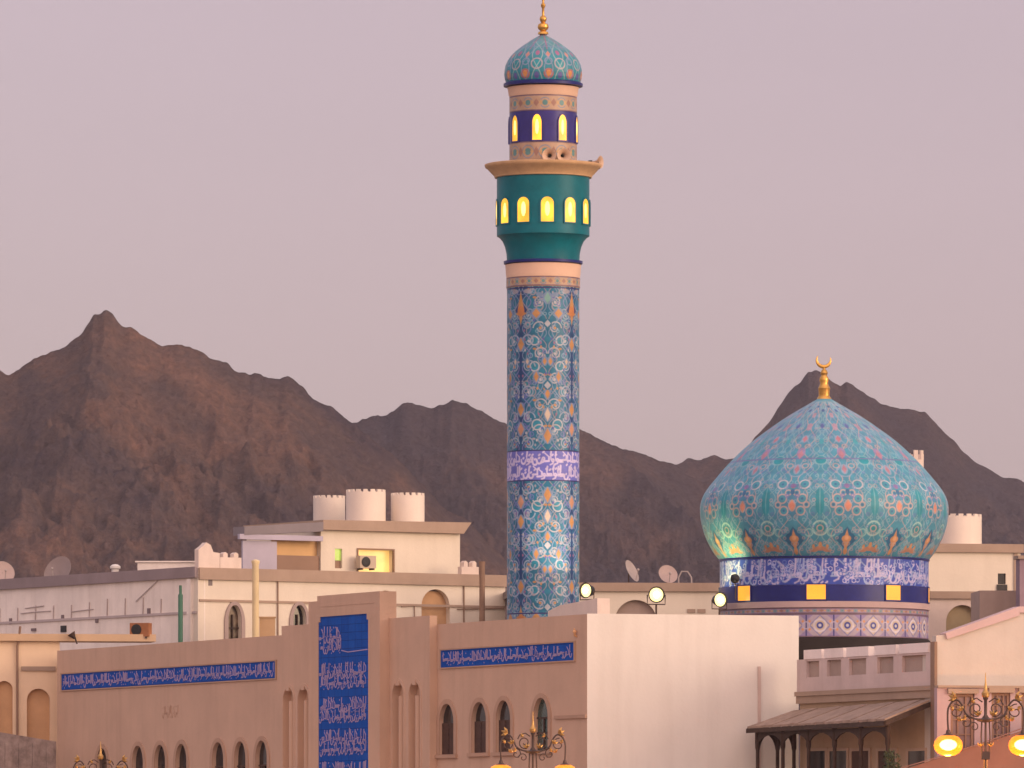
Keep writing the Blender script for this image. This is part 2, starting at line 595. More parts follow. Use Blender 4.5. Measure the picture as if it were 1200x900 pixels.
def rock_mat(name, ca, cb, cc):
    m, t, b = newmat(name)
    b.inputs['Roughness'].default_value = 0.95
    b.inputs['Specular IOR Level'].default_value = 0.1
    g = t.nodes.new('ShaderNodeNewGeometry')
    def noise(sc, det=8, dist=0.0):
        n = t.nodes.new('ShaderNodeTexNoise')
        n.inputs['Scale'].default_value = sc; n.inputs['Detail'].default_value = det
        n.inputs['Roughness'].default_value = 0.7; n.inputs['Distortion'].default_value = dist
        t.links.new(g.outputs['Position'], n.inputs['Vector'])
        return n
    n1 = noise(0.03, 8, 0.6); n2 = noise(0.7, 9, 0.3)
    r1 = t.nodes.new('ShaderNodeValToRGB')
    e = r1.color_ramp.elements
    e[0].position = 0.36; e[0].color = ca
    e[1].position = 0.66; e[1].color = cc
    x = r1.color_ramp.elements.new(0.5); x.color = cb
    mp = t.nodes.new('ShaderNodeMapping')
    mp0 = t.nodes.new('ShaderNodeMapping')
    mp0.inputs['Rotation'].default_value = (0, R(-42), 0)
    t.links.new(g.outputs['Position'], mp0.inputs[0])
    mp.inputs['Scale'].default_value = (0.012, 0.010, 0.055)
    t.links.new(mp0.outputs[0], mp.inputs[0])
    n4 = t.nodes.new('ShaderNodeTexNoise')
    n4.inputs['Scale'].default_value = 1.0; n4.inputs['Detail'].default_value = 7; n4.inputs['Roughness'].default_value = 0.62; n4.inputs['Distortion'].default_value = 0.5
    t.links.new(mp.outputs[0], n4.inputs['Vector'])
    av = t.nodes.new('ShaderNodeMath'); av.operation = 'ADD'
    t.links.new(n1.outputs['Fac'], av.inputs[0]); t.links.new(n4.outputs['Fac'], av.inputs[1])
    hf = t.nodes.new('ShaderNodeMath'); hf.operation = 'MULTIPLY_ADD'; hf.inputs[1].default_value = 0.75; hf.inputs[2].default_value = -0.25
    t.links.new(av.outputs[0], hf.inputs[0])
    t.links.new(hf.outputs[0], r1.inputs[0])
    r2 = t.nodes.new('ShaderNodeMapRange')
    r2.inputs[1].default_value = 0.3; r2.inputs[2].default_value = 0.7; r2.inputs[3].default_value = 0.68; r2.inputs[4].default_value = 1.36
    t.links.new(n2.outputs['Fac'], r2.inputs[0])
    vm = t.nodes.new('ShaderNodeVectorMath'); vm.operation = 'SCALE'
    t.links.new(r1.outputs[0], vm.inputs[0]); t.links.new(r2.outputs[0], vm.inputs[3])
    t.links.new(vm.outputs[0], b.inputs['Base Color'])
    bp = t.nodes.new('ShaderNodeBump')
    bp.inputs['Strength'].default_value = 0.9; bp.inputs['Distance'].default_value = 2.5
    t.links.new(n2.outputs['Fac'], bp.inputs['Height'])
    t.links.new(bp.outputs[0], b.inputs['Normal'])
    return m
ROCK = rock_mat('mountain_rock', (0.068, 0.052, 0.064, 1), (0.112, 0.076, 0.070, 1), (0.200, 0.112, 0.082, 1))  # orange for lit ridges and purple for shadows, put into the rock colour
ROCK2 = rock_mat('far_rock', (0.060, 0.050, 0.064, 1), (0.076, 0.058, 0.066, 1), (0.135, 0.086, 0.076, 1))

def mountain(name, crest, yc, seed, skew=0.85, front=1.55, jag=1.0, nu=620, nv=240, amp=1.0, rock=None):
    """a rocky range: crest line measured in the photograph, its slopes cut by gullies running down towards the town"""
    px = np.array([c[0] for c in crest], float); py = np.array([c[1] for c in crest], float)
    u = np.linspace(px[0], px[-1], nu)
    H = CZ + (HOR - np.interp(u, px, py)) / F * yc
    xs = (u - CXP) / F * yc
    H = H + (fbm(xs * 0.22, xs * 0 + seed, 4, seed) - 0.5) * 3.4 * jag + (fbm(xs * 0.05, xs * 0 + 9, 2, seed + 3) - 0.5) * 0.8 * jag
    v = np.concatenate([np.linspace(-0.45, 0, 40)[:-1], np.linspace(0, 1, nv) ** 1.15])
    Uu, Vv = np.meshgrid(xs, v)
    HH = np.interp(Uu, xs, H)
    Hs = np.interp(Uu + Vv * 25, xs, np.convolve(np.pad(H, 20, mode='edge'), np.ones(41) / 41, 'valid'))
    depth = front * H.max()
    D = Vv * depth                                   # metres in front of the crest
    k = np.clip(np.abs(Vv) * 3.0, 0, 1)
    base = HH * (1 - k) + Hs * k
    t = np.clip(Vv, 0, 1)
    prof = np.where(Vv >= 0, (1 - t) ** 1.12, np.clip(1 + Vv * 1.9, 0, 1))
    a = Uu - skew * D
    wx = (fbm(Uu * 0.012, D * 0.012, 3, seed + 40) - 0.5) * 40
    spur = fbm((a + wx) * 0.016, D * 0.006 + 3, 5, seed + 5, True, 0.55)
    fine = fbm((a + wx) * 0.06, D * 0.03, 5, seed + 8, True, 0.6)
    rug = fbm(Uu * 0.11, D * 0.14, 4, seed + 12, True, 0.6)
    env = np.clip(np.abs(Vv) * 5, 0.0, 1) * (0.35 + 0.65 * np.clip(prof * 1.6, 0, 1))
    z = base * prof + ((spur - 0.62) * 27 + (fine - 0.6) * 9 + (rug - 0.6) * 8.0 + (fbm(Uu * 0.35, D * 0.3, 3, seed + 21, True, 0.6) - 0.6) * 2.6) * env * amp
    # keep what lies in front of the crest below the crest line
    lim = CZ + (HH - CZ) * (yc - D) / yc - 0.4
    z = np.where(Vv > 0, np.minimum(z, lim + 0 * z), z)
    z = np.where((Vv > 0.97) | (Vv < -0.44), -2.0, z)
    V = np.stack([Uu, yc - D, z], -1)
    o = grid_mesh(name, V, rock or ROCK, smooth=True)
    o['kind'] = 'structure'
    return o
mountain('hills', [(-420, 560), (-260, 470), (-120, 425), (-40, 425), (0, 440), (10, 444), (30, 428), (60, 414), (78, 404), (95, 394), (103, 382), (110, 371), (118, 367), (125, 361), (132, 366), (142, 379), (155, 386), (170, 391),
          (185, 398), (205, 408), (222, 405), (238, 413), (255, 423), (275, 433), (305, 434), (330, 443), (355, 448), (368, 460), (382, 472), (398, 484), (415, 494), (450, 525), (520, 590), (620, 680), (700, 760)], 1560, 3)
mountain('hills', [(200, 640), (300, 560), (360, 515), (400, 497), (422, 490), (440, 485), (462, 480), (478, 474), (495, 481), (512, 474), (530, 469), (548, 473), (562, 480), (580, 490), (600, 497), (640, 499), (680, 500), (700, 510),
          (730, 525), (752, 533), (772, 541), (790, 546), (815, 560), (880, 590), (960, 640), (1060, 720)], 1920, 14, rock=ROCK2, skew=0.6, jag=0.8)
mountain('hills', [(560, 700), (640, 640), (720, 580), (770, 550), (790, 544), (806, 537), (822, 540), (838, 534), (850, 538), (862, 536), (872, 529), (884, 512), (900, 497), (912, 478), (922, 462), (930, 452), (938, 449), (947, 436),
          (957, 432), (966, 436), (975, 446), (985, 451), (992, 446), (1004, 453), (1018, 464), (1034, 474), (1050, 477), (1066, 479), (1084, 484), (1096, 494), (1108, 507), (1124, 525), (1140, 540), (1156, 549), (1175, 557), (1200, 566),
          (1240, 590), (1300, 600), (1400, 640), (1500, 640), (1620, 720)], 2280, 31, rock=ROCK2, skew=0.55, jag=0.5)

# ================================================================== PAINTED TILE PATTERNS
class Paint:
    """lays glazed tile motifs over arrays of surface coordinates (in photo pixels)"""
    def __init__(s, shape, bg):
        s.c = np.empty(shape + (3,)); s.c[:] = bg
    def blend(s, m, col):
        s.c = s.c * (1 - m[..., None]) + np.array(col) * m[..., None]
    def ell(s, P, Q, p, q, a, b, col, aa=0.7):
        d = np.sqrt(((P - p) / a) ** 2 + ((Q - q) / b) ** 2)
        s.blend(np.clip(0.5 - (d - 1) * min(a, b) / aa, 0, 1), col)
    def dia(s, P, Q, p, q, a, b, col, aa=0.7):
        d = np.abs(P - p) / a + np.abs(Q - q) / b
        s.blend(np.clip(0.5 - (d - 1) * min(a, b) / aa, 0, 1), col)
    def ring(s, P, Q, p, q, r, w, col, aa=0.7):
        d = np.abs(np.hypot(P - p, Q - q) - r) - w / 2
        s.blend(np.clip(0.5 - d / aa, 0, 1), col)
    def line(s, D, w, col, m=1.0, aa=0.7):
        s.blend(np.clip(0.5 - (np.abs(D) - w / 2) / aa, 0, 1) * m, col)

NV = (0.008, 0.045, 0.16); TL = (0.008, 0.15, 0.25); TL2 = (0.014, 0.23, 0.33); LIL = (0.20, 0.27, 0.40); PNK = (0.37, 0.32, 0.36)
ORG = (0.58, 0.26, 0.09); WHT = (0.50, 0.47, 0.50); PAL = (0.66, 0.48, 0.36); MAG = (0.33, 0.13, 0.24); GRN = (0.22, 0.40, 0.34)

def surf(prof_px, cx_px, Y, n, phase):
    """surface of revolution measured in pixels: list of (radius px, y px) -> V array, with column 0 at angle phase (0 = towards camera)"""
    k = Y / F
    c = Vector((X(cx_px, Y), Y, 0))
    th = R(phase) + 2 * np.pi * np.arange(n) / n
    r = np.array([p[0] for p in prof_px]) * k
    z = np.array([Z(p[1], Y) for p in prof_px])
    V = np.zeros((len(r), n, 3))
    V[..., 0] = c.x + r[:, None] * np.sin(th)[None]
    V[..., 1] = c.y - r[:, None] * np.cos(th)[None]
    V[..., 2] = z[:, None]
    return V

def unfold(half, reps):
    """mirror a half cell (rows x h+1) round the whole turn"""
    cell = np.concatenate([half[:, :-1], half[:, :0:-1]], 1)
    return np.tile(cell, (1, reps, 1))

def sc_(c, f): return tuple(v * f for v in c)
def shaft_pattern(q, h=60, pm=33.4):
    p = np.linspace(0, pm, h + 1)
    P, Q = np.meshgrid(p, q)
    up = Q < 547
    D = np.where(up, 530 - Q, Q - 565)
    c = Paint(P.shape, TL)
    c.blend(np.clip((11 - P) / 8, 0, 1) * 0.9, NV)
    c.blend(np.clip((fbm(P * 0.25, D * 0.2, 3, 5) - 0.5) * 4, 0, 1) * 0.5, TL2)
    for amp, ph, per, ctr, w, col in ((10, 0, 62, 18, 1.2, LIL), (-10, 0, 62, 18, 1.2, sc_(PNK, 0.8)), (5.5, 1, 31, 8, 1.1, LIL), (-5.5, 1, 31, 8, 1.1, (0.2, 0.2, 0.42)),
                                      (5, 2, 31, 27, 1.0, sc_(PNK, 0.8)), (-5, 2, 31, 27, 1.0, LIL)):
        f = ctr + amp * np.sin(2 * np.pi * D / per + ph)
        sl = np.sqrt(1 + (amp * 2 * np.pi / per * np.cos(2 * np.pi * D / per + ph)) ** 2)
        c.line((P - f) / sl, w, col)
    for p0, d0, r in ((18, 128, 6.2), (18, 98, 6.8), (15, 68, 5.5), (21, 30, 7.5), (8, 78, 4), (25, 116, 4), (9, 146, 4.2), (26, 50, 4), (7, 14, 4), (24, 168, 5), (16, 185, 4)):
        c.ell(P, D, p0, d0, r * 0.8 - 1, r * 0.8 - 1, TL2)
        c.ring(P, D, p0, d0, r * 0.8, 1.5, WHT if r > 6 else sc_(PNK, 0.85))
        c.ell(P, D, p0, d0, 1.7, 1.7, (0.01, 0.20, 0.26))
    for k, d0 in enumerate(range(8, 190, 15)):       # C-scrolls curling off the vines
        p0 = 24.5 if k % 2 else 10.5
        sg = 1 if k % 4 < 2 else -1
        th = np.arctan2(D - d0, (P - p0) * sg)
        rad = np.hypot(P - p0, D - d0)
        rs = 3.0 + 5.2 * (th + np.pi) / (2 * np.pi)
        col_ = (0.44, 0.40, 0.43) if k % 2 else (0.34, 0.38, 0.48)
        c.line(rad - rs, 1.5, col_)
        c.line(rad - rs * 0.45, 1.1, col_, np.clip(2.2 - np.abs(th), 0, 1))
        c.ell(P, D, p0, d0, 1.5, 1.5, ORG if k % 3 == 0 else WHT)
        c.ell(P, D, p0 + sg * 6.5, d0 + 5.5, 2.2, 1.3, sc_(ORG, 0.9) if k % 2 else PNK)
    rg = random.Random(3)
    for k in range(95):                              # leaf scrolls and dots between the vines
        p0, d0 = rg.uniform(2, pm - 2), rg.uniform(4, 186)
        if rg.random() < 0.6: c.ring(P, D, p0, d0, rg.uniform(1.5, 2.6), 0.9, rg.choice((LIL, PNK, (0.22, 0.36, 0.46), (0.16, 0.16, 0.42))))
        else: c.ell(P, D, p0, d0, 1.1, 1.6, rg.choice((WHT, PNK, ORG, (0.1, 0.1, 0.36), MAG)))
    c.line(P, 2.4, NV, np.clip((D - 52) / 3, 0, 1) * np.clip((116 - D) / 3, 0, 1))
    for p0, d0, a, b, col in ((0, 124, 4.5, 7, ORG), (0, 48, 4.5, 7, ORG), (0, 25, 4.5, 7, (0.6, 0.27, 0.16)), (pm, 17, 4.5, 8, ORG), (pm, 42, 3.5, 7, PAL), (pm, 66, 3, 5.5, ORG),
                              (20, 86, 3, 5.5, ORG), (20, 160, 5, 5, ORG), (pm, 76, 4, 4, WHT), (pm, 148, 3.8, 3.8, WHT), (pm, 178, 4, 6, GRN), (30, 104, 2.4, 4, ORG), (9, 104, 2, 3, PAL)):
        c.ell(P, D, p0, d0, a + 1.2, b + 1.5, LIL if col != WHT else TL)
        c.dia(P, D, p0, d0, a * 1.0, b * 1.15, col)
        c.ell(P, D, p0, d0 - b * 0.25, a * 0.72, b * 0.5, col)
    # tall inverted flower at the head of each panel
    c.dia(P, D, 0, 164, 10.5, 14, sc_(PNK, 0.8))
    c.dia(P, D, 0, 164, 9, 12, NV)
    c.dia(P, D, 0, 166, 4.5, 20, ORG); c.dia(P, D, 0, 160, 8, 4, ORG)
    c.ell(P, D, 0, 163, 5, 6, (0.6, 0.2, 0.06))
    c.ell(P, D, 9, 186, 5, 2.5, PNK); c.ell(P, D, 24, 182, 4, 2.5, LIL)
    return c.c, (Q > 530) & (Q < 565)

def raster_strokes(col, strokes, sx, h, q0, ncol, nrow, ink, wk=1.0):
    """strokes of a line (units of line height h rows) drawn on a rows x cols band; sx = columns per unit"""
    yy, xx = np.mgrid[0:nrow, 0:ncol].astype(float)
    for pts, w in strokes:
        for i in range(len(pts) - 1):
            ww = (w[i] if isinstance(w, (list, tuple)) else w) * wk
            ax, az = pts[i][0], 1 - pts[i][1]; bx, bz = pts[i + 1][0], 1 - pts[i + 1][1]
            c0 = int(max(0, (min(ax, bx) - 0.15) * sx)); c1 = int(min(ncol, (max(ax, bx) + 0.15) * sx + 1))
            if c1 <= c0: continue
            gx = xx[:, c0:c1] / sx; gy = (yy[:, c0:c1] - q0) / h
            dx, dy = bx - ax, bz - az
            t = np.clip(((gx - ax) * dx + (gy - az) * dy) / (dx * dx + dy * dy + 1e-9), 0, 1)
            d = np.hypot(gx - ax - t * dx, gy - az - t * dy)
            m = np.clip(0.5 - (d - ww / 2) * 22, 0, 1)[..., None]
            col[:, c0:c1] = col[:, c0:c1] * (1 - m) + np.array(ink) * m

# ================================================================== MINARET
MY, MC = 281.0, 636.5
mk = MY / F
MX = X(MC, MY)
mt = thing('minaret', 'tall slender minaret covered in blue and orange floral tiles with lit arched windows', 'minaret', (MX, MY, 0))
TM = Matrix.Translation((MX, MY, 0))
def mz(py): return Z(py, MY)
def mlathe(name, prof, m, n=64, parent=mt):
    mb = MB()
    mb.lathe([(r * mk, mz(y)) for r, y in prof], n, TM)
    return mb.build(name, m, parent)
q = np.linspace(338, 735, 795)
half, band = shaft_pattern(q)
colr = unfold(half, 4)
colr = colr * np.array([0.76, 0.86, 0.90])
bandrows = np.where((q > 530) & (q < 565))[0]
bnd = np.empty((len(bandrows), colr.shape[1], 3)); bnd[:] = (0.12, 0.13, 0.46)
hh = len(bandrows) / 2.0
unit = colr.shape[1] / (2 * np.pi * 42.2 / 17.5)
for ln in range(2):
    raster_strokes(bnd, script_line(2 * np.pi * 42.2 / 17.5, 70 + ln, 1.25), unit, hh, ln * hh, bnd.shape[1], len(bandrows), (0.50, 0.45, 0.66), 1.6)
colr[bandrows] = bnd
for y0 in (530, 565, 340, 720):
    colr[np.abs(q - y0) < 0.9] = (0.02, 0.02, 0.12)
V = surf([(42.4, y) for y in q], MC, MY, 480, 6.8 - 45)
grid_mesh('shaft', V, TILE, True, colr, mt)
mlathe('shaft_base', [(42.4, 735), (42.4, 800), (44, 802), (44, HOR + (CZ - 0.1) * F / MY)], TEAL)

def banded(name, r, y0, y1, reps, seed, parent=mt, cx=MC, Y=MY, phase=0, style='rosette', n=480, bgc=(0.42, 0.28, 0.19)):
    rows = max(10, int((y1 - y0) * 2.4))
    qq = np.linspace(y0, y1, rows)
    h = n // reps // 2
    pm = 2 * np.pi * r / reps / 2
    P, Q = np.meshgrid(np.linspace(0, pm, h + 1), qq)
    c = Paint(P.shape, bgc)
    mid = (y0 + y1) / 2; hgt = (y1 - y0) / 2
    if style == 'rosette':
        c.ring(P, Q, 0, mid, hgt * 0.62, 1.2, (0.20, 0.24, 0.30))
        c.ell(P, Q, 0, mid, hgt * 0.35, hgt * 0.35, (0.10, 0.24, 0.24))
        c.dia(P, Q, pm, mid, pm * 0.35, hgt * 0.5, (0.30, 0.16, 0.12))
        c.dia(P, Q, pm * 0.5, mid, pm * 0.2, hgt * 0.35, (0.48, 0.30, 0.14))
    else:
        c.dia(P, Q, 0, mid, hgt * 0.95, hgt * 0.95, (0.20, 0.19, 0.36))
        c.dia(P, Q, 0, mid, hgt * 0.8, hgt * 0.8, (0.50, 0.40, 0.30))
        c.ring(P, Q, 0, mid, hgt * 0.52, 2.2, (0.55, 0.50, 0.55))
        c.ell(P, Q, 0, mid, hgt * 0.3, hgt * 0.3, (0.04, 0.05, 0.25))
        c.ell(P, Q, 0, mid, hgt * 0.13, hgt * 0.13, WHT)
        c.dia(P, Q, pm, y0, pm * 0.6, hgt * 0.6, (0.26, 0.20, 0.36))
        c.dia(P, Q, pm, y1, pm * 0.6, hgt * 0.6, (0.26, 0.20, 0.36))
        c.ell(P, Q, pm * 0.75, mid - hgt * 0.35, 1.4, 1.4, ORG); c.ell(P, Q, pm * 0.75, mid + hgt * 0.35, 1.4, 1.4, ORG)
        c.line(P - pm, 1.6, (0.02, 0.03, 0.17))
        c.ring(P, Q, pm, mid, hgt * 0.3, 1.2, (0.42, 0.36, 0.46))
    for yy in (y0, y1):
        c.line(Q - yy, 2.6, (0.16, 0.10, 0.14))
    V = surf([(r, y) for y in qq], cx, Y, 2 * h * reps, phase)
    return grid_mesh(name, V, TILE, True, unfold(c.c, reps), parent)

banded('tile_band', 43.2, 326.5, 337.8, 16, 1)
mlathe('tile_band_core', [(42.9, 326.2), (42.9, 338.2)], GBEIGE)
mlathe('cream_collar', [(43, 326.2), (43.6, 322), (44.2, 313), (44.6, 311), (43, 310.2)], CREAM)
mlathe('navy_ring', [(43, 310), (46.2, 309.5), (46.4, 306.5), (43, 306)], NAVY)
# corbelled gallery: grid with window recess frames laid over
mlathe('corbel', [(42.5, 306), (43, 298), (44.6, 290), (47.6, 283), (51.6, 278.5), (54.3, 277)], TEAL, 96)
mlathe('gallery', [(54.3, 276.9), (54.3, 209)], TEAL, 96)
mlathe('balcony_cornice', [(54, 209), (57, 208.6), (57.5, 206.5), (61, 203), (65.5, 198), (67.6, 197), (68.6, 195), (68.6, 193.4), (67, 192.8), (40, 192.8)], GBEIGE, 96)
banded('tile_band', 39.6, 169, 192.6, 12, 2, phase=3)
mlathe('lantern', [(39.5, 168.8), (39.5, 133.2)], PURP)
banded('tile_band', 39.6, 114.5, 133, 12, 3, phase=3)
mlathe('cream_collar', [(39.4, 114.3), (40.4, 112), (41.4, 105), (42.2, 103.2), (39, 102.6)], CREAM)
mlathe('navy_ring', [(39, 102.5), (46.4, 101.6), (46.6, 98.6), (44.5, 97.2), (40, 96.8)], NAVY)
# small dome
dp = [(43.4, 97), (44.9, 93), (45.6, 88), (45.4, 83), (44.2, 77), (41.8, 71.5), (38, 66), (33.2, 61), (27.6, 56.5), (21.4, 52), (15, 47.8), (9, 44.2), (4.4, 41.8), (2.6, 40)]
ys = np.linspace(97, 40, 130)
rr = np.interp(-ys, [-p[1] for p in dp], [p[0] for p in dp])
reps = 10
h = 24
arcl = np.concatenate([[0], np.cumsum(np.hypot(np.diff(rr), np.diff(ys)))])
A = np.linspace(0, 1, h + 1)[None, :]
PM = rr[:, None] * math.pi / reps
P = A * PM; PB = PM - P; Q = np.repeat(arcl[:, None], h + 1, 1)
c = Paint(P.shape, (0.02, 0.22, 0.28))
c.blend(np.clip((Q - 20) / 40, 0, 1), (0.10, 0.27, 0.30))
c.ell(P, Q, 0, 7, 6, 6, (0.36, 0.14, 0.14)); c.ell(P, Q, 0, 7, 3, 4, ORG)
c.ell(PB, Q, 0, 5, 3, 4, (0.10, 0.10, 0.3))
c.ring(PB, Q, 0, 19, 6.4, 1.6, PNK); c.ell(PB, Q, 0, 19, 4, 4, (0.01, 0.25, 0.30))
c.ring(P, Q, 0, 22, 4.2, 1.4, LIL); c.dia(P, Q, 0, 31, 3, 6, (0.5, 0.24, 0.2))
c.line(P - 5 * np.abs(np.sin(Q * 0.12)), 1.1, LIL); c.line(PB - 6 * np.abs(np.cos(Q * 0.1)), 1.0, (0.3, 0.38, 0.4))
c.ell(PB, Q, 0, 34, 2.5, 4, MAG); c.line(P, 1.2, MAG, np.clip((Q - 38) / 4, 0, 1)); c.line(Q - 46, 1.4, LIL)
grid_mesh('dome', surf(list(zip(rr, ys)), MC, MY, 2 * h * reps, 8), TILE, True, unfold(c.c, reps), mt)
fin = MB()
fin.lathe([(r * mk, mz(y)) for r, y in ((3, 41), (6.5, 40), (5.6, 37.5), (3, 36.6), (5.8, 34), (6.6, 31.5), (5.6, 28.4), (2.2, 26.6), (3.6, 24.4), (4.2, 22), (3.4, 19.6), (1.5, 18.2), (1.3, 10), (2.6, 7.5), (2.8, 5.5), (1.4, 3.6), (1.2, 0.5), (4.2, -2), (4.9, -5), (3.8, -8), (1.0, -11), (0.7, -18), (0.05, -24))], 20, TM)
fin.build('finial', GOLD, mt)
def cyl_window(parent, cx, Y, r, ang, w, y0, y1, fm, pm_, pointed=False, fw=1.5, flat=False, rise=None):
    """arched window on a round wall, all sizes in photo pixels at depth Y"""
    k = Y / F
    T = Matrix.Translation((X(cx, Y), Y, 0)) @ Matrix.Rotation(R(ang), 4, 'Z')
    za, zb = Z(y0, Y), Z(y1, Y)
    if flat:
        inn = rect(-w / 2 * k, w / 2 * k, za, zb); ou = rect(-(w / 2 + fw) * k, (w / 2 + fw) * k, za - fw * k, zb + fw * k)
    else:
        inn = arch(0, w * k, za, zb, pointed, 6); ou = arch(0, (w + 2 * fw) * k, za - fw * k, zb + fw * k, pointed, 6)
    b = MB(); b.prism([ou, inn], -(r + 0.85) * k, -(r - 3) * k, T)
    f = b.build('window', fm, parent)
    b = MB(); b.prism([inn], -(r + 0.45) * k, -(r - 3) * k, T)
    b.build('pane', pm_, f)
    if not flat:                                     # bright spot added on the pane, a highlight for a lamp inside
        hgt = zb - za
        b = MB(); b.ball((0, -(r + 0.5) * k, za + hgt * 0.52), w * 0.2 * k, 0.02, hgt * 0.3, 12, T)
        b.build('lamp', E_HOTSPOT, f)
for k in range(8):
    cyl_window(mt, MC, MY, 39.6, -10.6 + 45 * k, 11, 167.5, 137.5, PURP, E_WIN, True)
for k in range(12):
    cyl_window(mt, MC, MY, 54.3, 4.9 + 30 * k, 15, 264, 235, TEAL, E_WIN, False)

# loudspeakers on the balcony
def horn():
    r = thing('horn_loudspeaker', 'x', 'loudspeaker')
    T = Matrix.Rotation(R(90), 4, 'X')     # opening towards -y
    b = MB(); b.lathe([(0.05, -0.32), (0.06, -0.2), (0.09, -0.08), (0.15, 0.0), (0.24, 0.07), (0.255, 0.075), (0.24, 0.05), (0.15, -0.03), (0.07, -0.12)], 24, T, cap=False)
    b.build('bell', mat('horn_paint', (0.60, 0.42, 0.30), rough=0.5), r)
    b = MB(); b.lathe([(0.0, -0.50), (0.08, -0.49), (0.09, -0.45), (0.09, -0.33), (0.05, -0.31), (0.05, -0.12), (0.03, -0.04), (0.0, -0.02)], 16, T)
    b.build('driver', BLACK, r)
    b = MB(); b.tube([(0, 0.3, -0.05), (0, 0.3, -0.35)], 0.02, 6); b.box(-0.08, 0.08, 0.24, 0.36, -0.36, -0.34)
    b.build('bracket', IRON, r)
    return r
h1 = horn(); place(h1, (MX + (643.5 - MC) * mk, MY - 52 * mk, Z(182, MY - 52 * mk)), 'round horn loudspeaker on the minaret balcony facing front, the left of the touching pair', rot=R(-6), group='horn loudspeakers on the minaret balcony')
h2 = copy_tree(h1); place(h2, (MX + (660 - MC) * mk, MY - 47 * mk, Z(182, MY - 47 * mk)), 'round horn loudspeaker on the minaret balcony facing front, the right of the touching pair', rot=R(14), group='horn loudspeakers on the minaret balcony')
h3 = copy_tree(h1); place(h3, (MX + 65.5 * mk, MY - 6 * mk, mz(190.5)), 'single horn loudspeaker pointing sideways off the right edge of the minaret balcony', rot=R(62), scale=0.9, group='horn loudspeakers on the minaret balcony')

# ================================================================== BIG DOME
DY, DC = 296.0, 965.8
dk = DY / F
dt = thing('mosque_dome', 'large bulbous turquoise tiled dome on a blue drum with golden crescent finial', 'dome', (X(DC, DY), DY, 8))
TD = Matrix.Translation((X(DC, DY), DY, 0))
prof = [(118, 660), (121.5, 657.5), (130, 647), (138.5, 631), (143.6, 615), (145.6, 601), (144.6, 589), (138.8, 576), (125.5, 559), (108.5, 540), (86, 519), (62, 501), (42, 487.5), (25, 477.5), (13, 470.5), (8, 467.5)]
# smooth profile (Catmull-Rom)
def catmull(pts, n):
    p = np.array(pts, float); o_ = []
    for i in range(len(p) - 1):
        p0, p1, p2, p3 = p[max(i - 1, 0)], p[i], p[i + 1], p[min(i + 2, len(p) - 1)]
        for t in np.arange(n) / n:
            o_.append(0.5 * (2 * p1 + (p2 - p0) * t + (2 * p0 - 5 * p1 + 4 * p2 - p3) * t * t + (3 * p1 - p0 - 3 * p2 + p3) * t ** 3))
    o_.append(p[-1])
    return np.array(o_)
pr = catmull(prof, 24)
rr, ys = pr[:, 0], pr[:, 1]
arcl = np.concatenate([[0], np.cumsum(np.hypot(np.diff(rr), np.diff(ys)))])
def arc_at(y): return float(np.interp(-y, -ys, arcl))
reps, h = 14, 48
A = np.linspace(0, 1, h + 1)[None, :]
PM = rr[:, None] * math.pi / reps
P = A * PM; PB = PM - P; Q = np.repeat(arcl[:, None], h + 1, 1)
NY = np.repeat(ys[:, None], h + 1, 1)
NV0, PNK0, LIL0 = NV, PNK, LIL
NV, PNK, LIL = (0.03, 0.12, 0.26), (0.46, 0.33, 0.31), (0.25, 0.33, 0.44)
c = Paint(P.shape, (0.065, 0.255, 0.35))
c.blend(np.clip((NY - 470) / -1 / 90 + 1, 0, 1) * 0.8, (0.13, 0.26, 0.37))
c.blend(np.clip((fbm(P * 0.2 + 7, Q * 0.15, 3, 9) - 0.5) * 4, 0, 1) * 0.35, (0.04, 0.31, 0.40))
def a_(y): return arc_at(y)
# vines
for amp, per, ph, ctr, w, col, src in ((7, 46, 0, 11, 1.3, LIL, P), (-7, 46, 0, 11, 1.2, PNK, P), (5, 30, 1, 7, 1.1, (0.24, 0.40, 0.42), PB), (-5, 30, 1, 7, 1.0, (0.24, 0.40, 0.42), PB), (4, 23, 0.5, 17, 1.0, LIL, P)):
    f = (ctr + amp * np.sin(2 * np.pi * Q / per + ph)) * np.clip(PM / 30, 0.2, 1)
    c.line(src - f, w, col)
# foot row: flames in navy diamonds with orange buds between
c.dia(P, Q, 0, a_(637), 13, 15, (0.025, 0.11, 0.22)); c.dia(P, Q, 0, a_(639), 4.2, 14, ORG); c.ell(P, Q, 0, a_(637), 5.5, 4.5, ORG); c.ell(P, Q, 0, a_(636), 2.5, 3, (0.72, 0.36, 0.16))
c.ell(P, Q, 0, a_(651), 2.4, 5, ORG)
for p0, y0, s_ in ((0, 648, 1.0), (8, 650, 0.8)):
    c.ell(PB, Q, p0, a_(y0), 6.5 * s_, 3.2 * s_, (0.46, 0.20, 0.10)); c.ell(PB, Q, p0, a_(y0 - 4), 2.2 * s_, 4 * s_, ORG)
c.ring(PB, Q, 0, a_(625), 8.5, 2.0, (0.36, 0.55, 0.50)); c.ell(PB, Q, 0, a_(625), 6.5, 5.5, (0.02, 0.24, 0.26)); c.ring(PB, Q, 0, a_(625), 3.6, 1.5, PNK)
c.ring(PB, Q, 13, a_(630), 4.5, 1.4, (0.30, 0.50, 0.46))
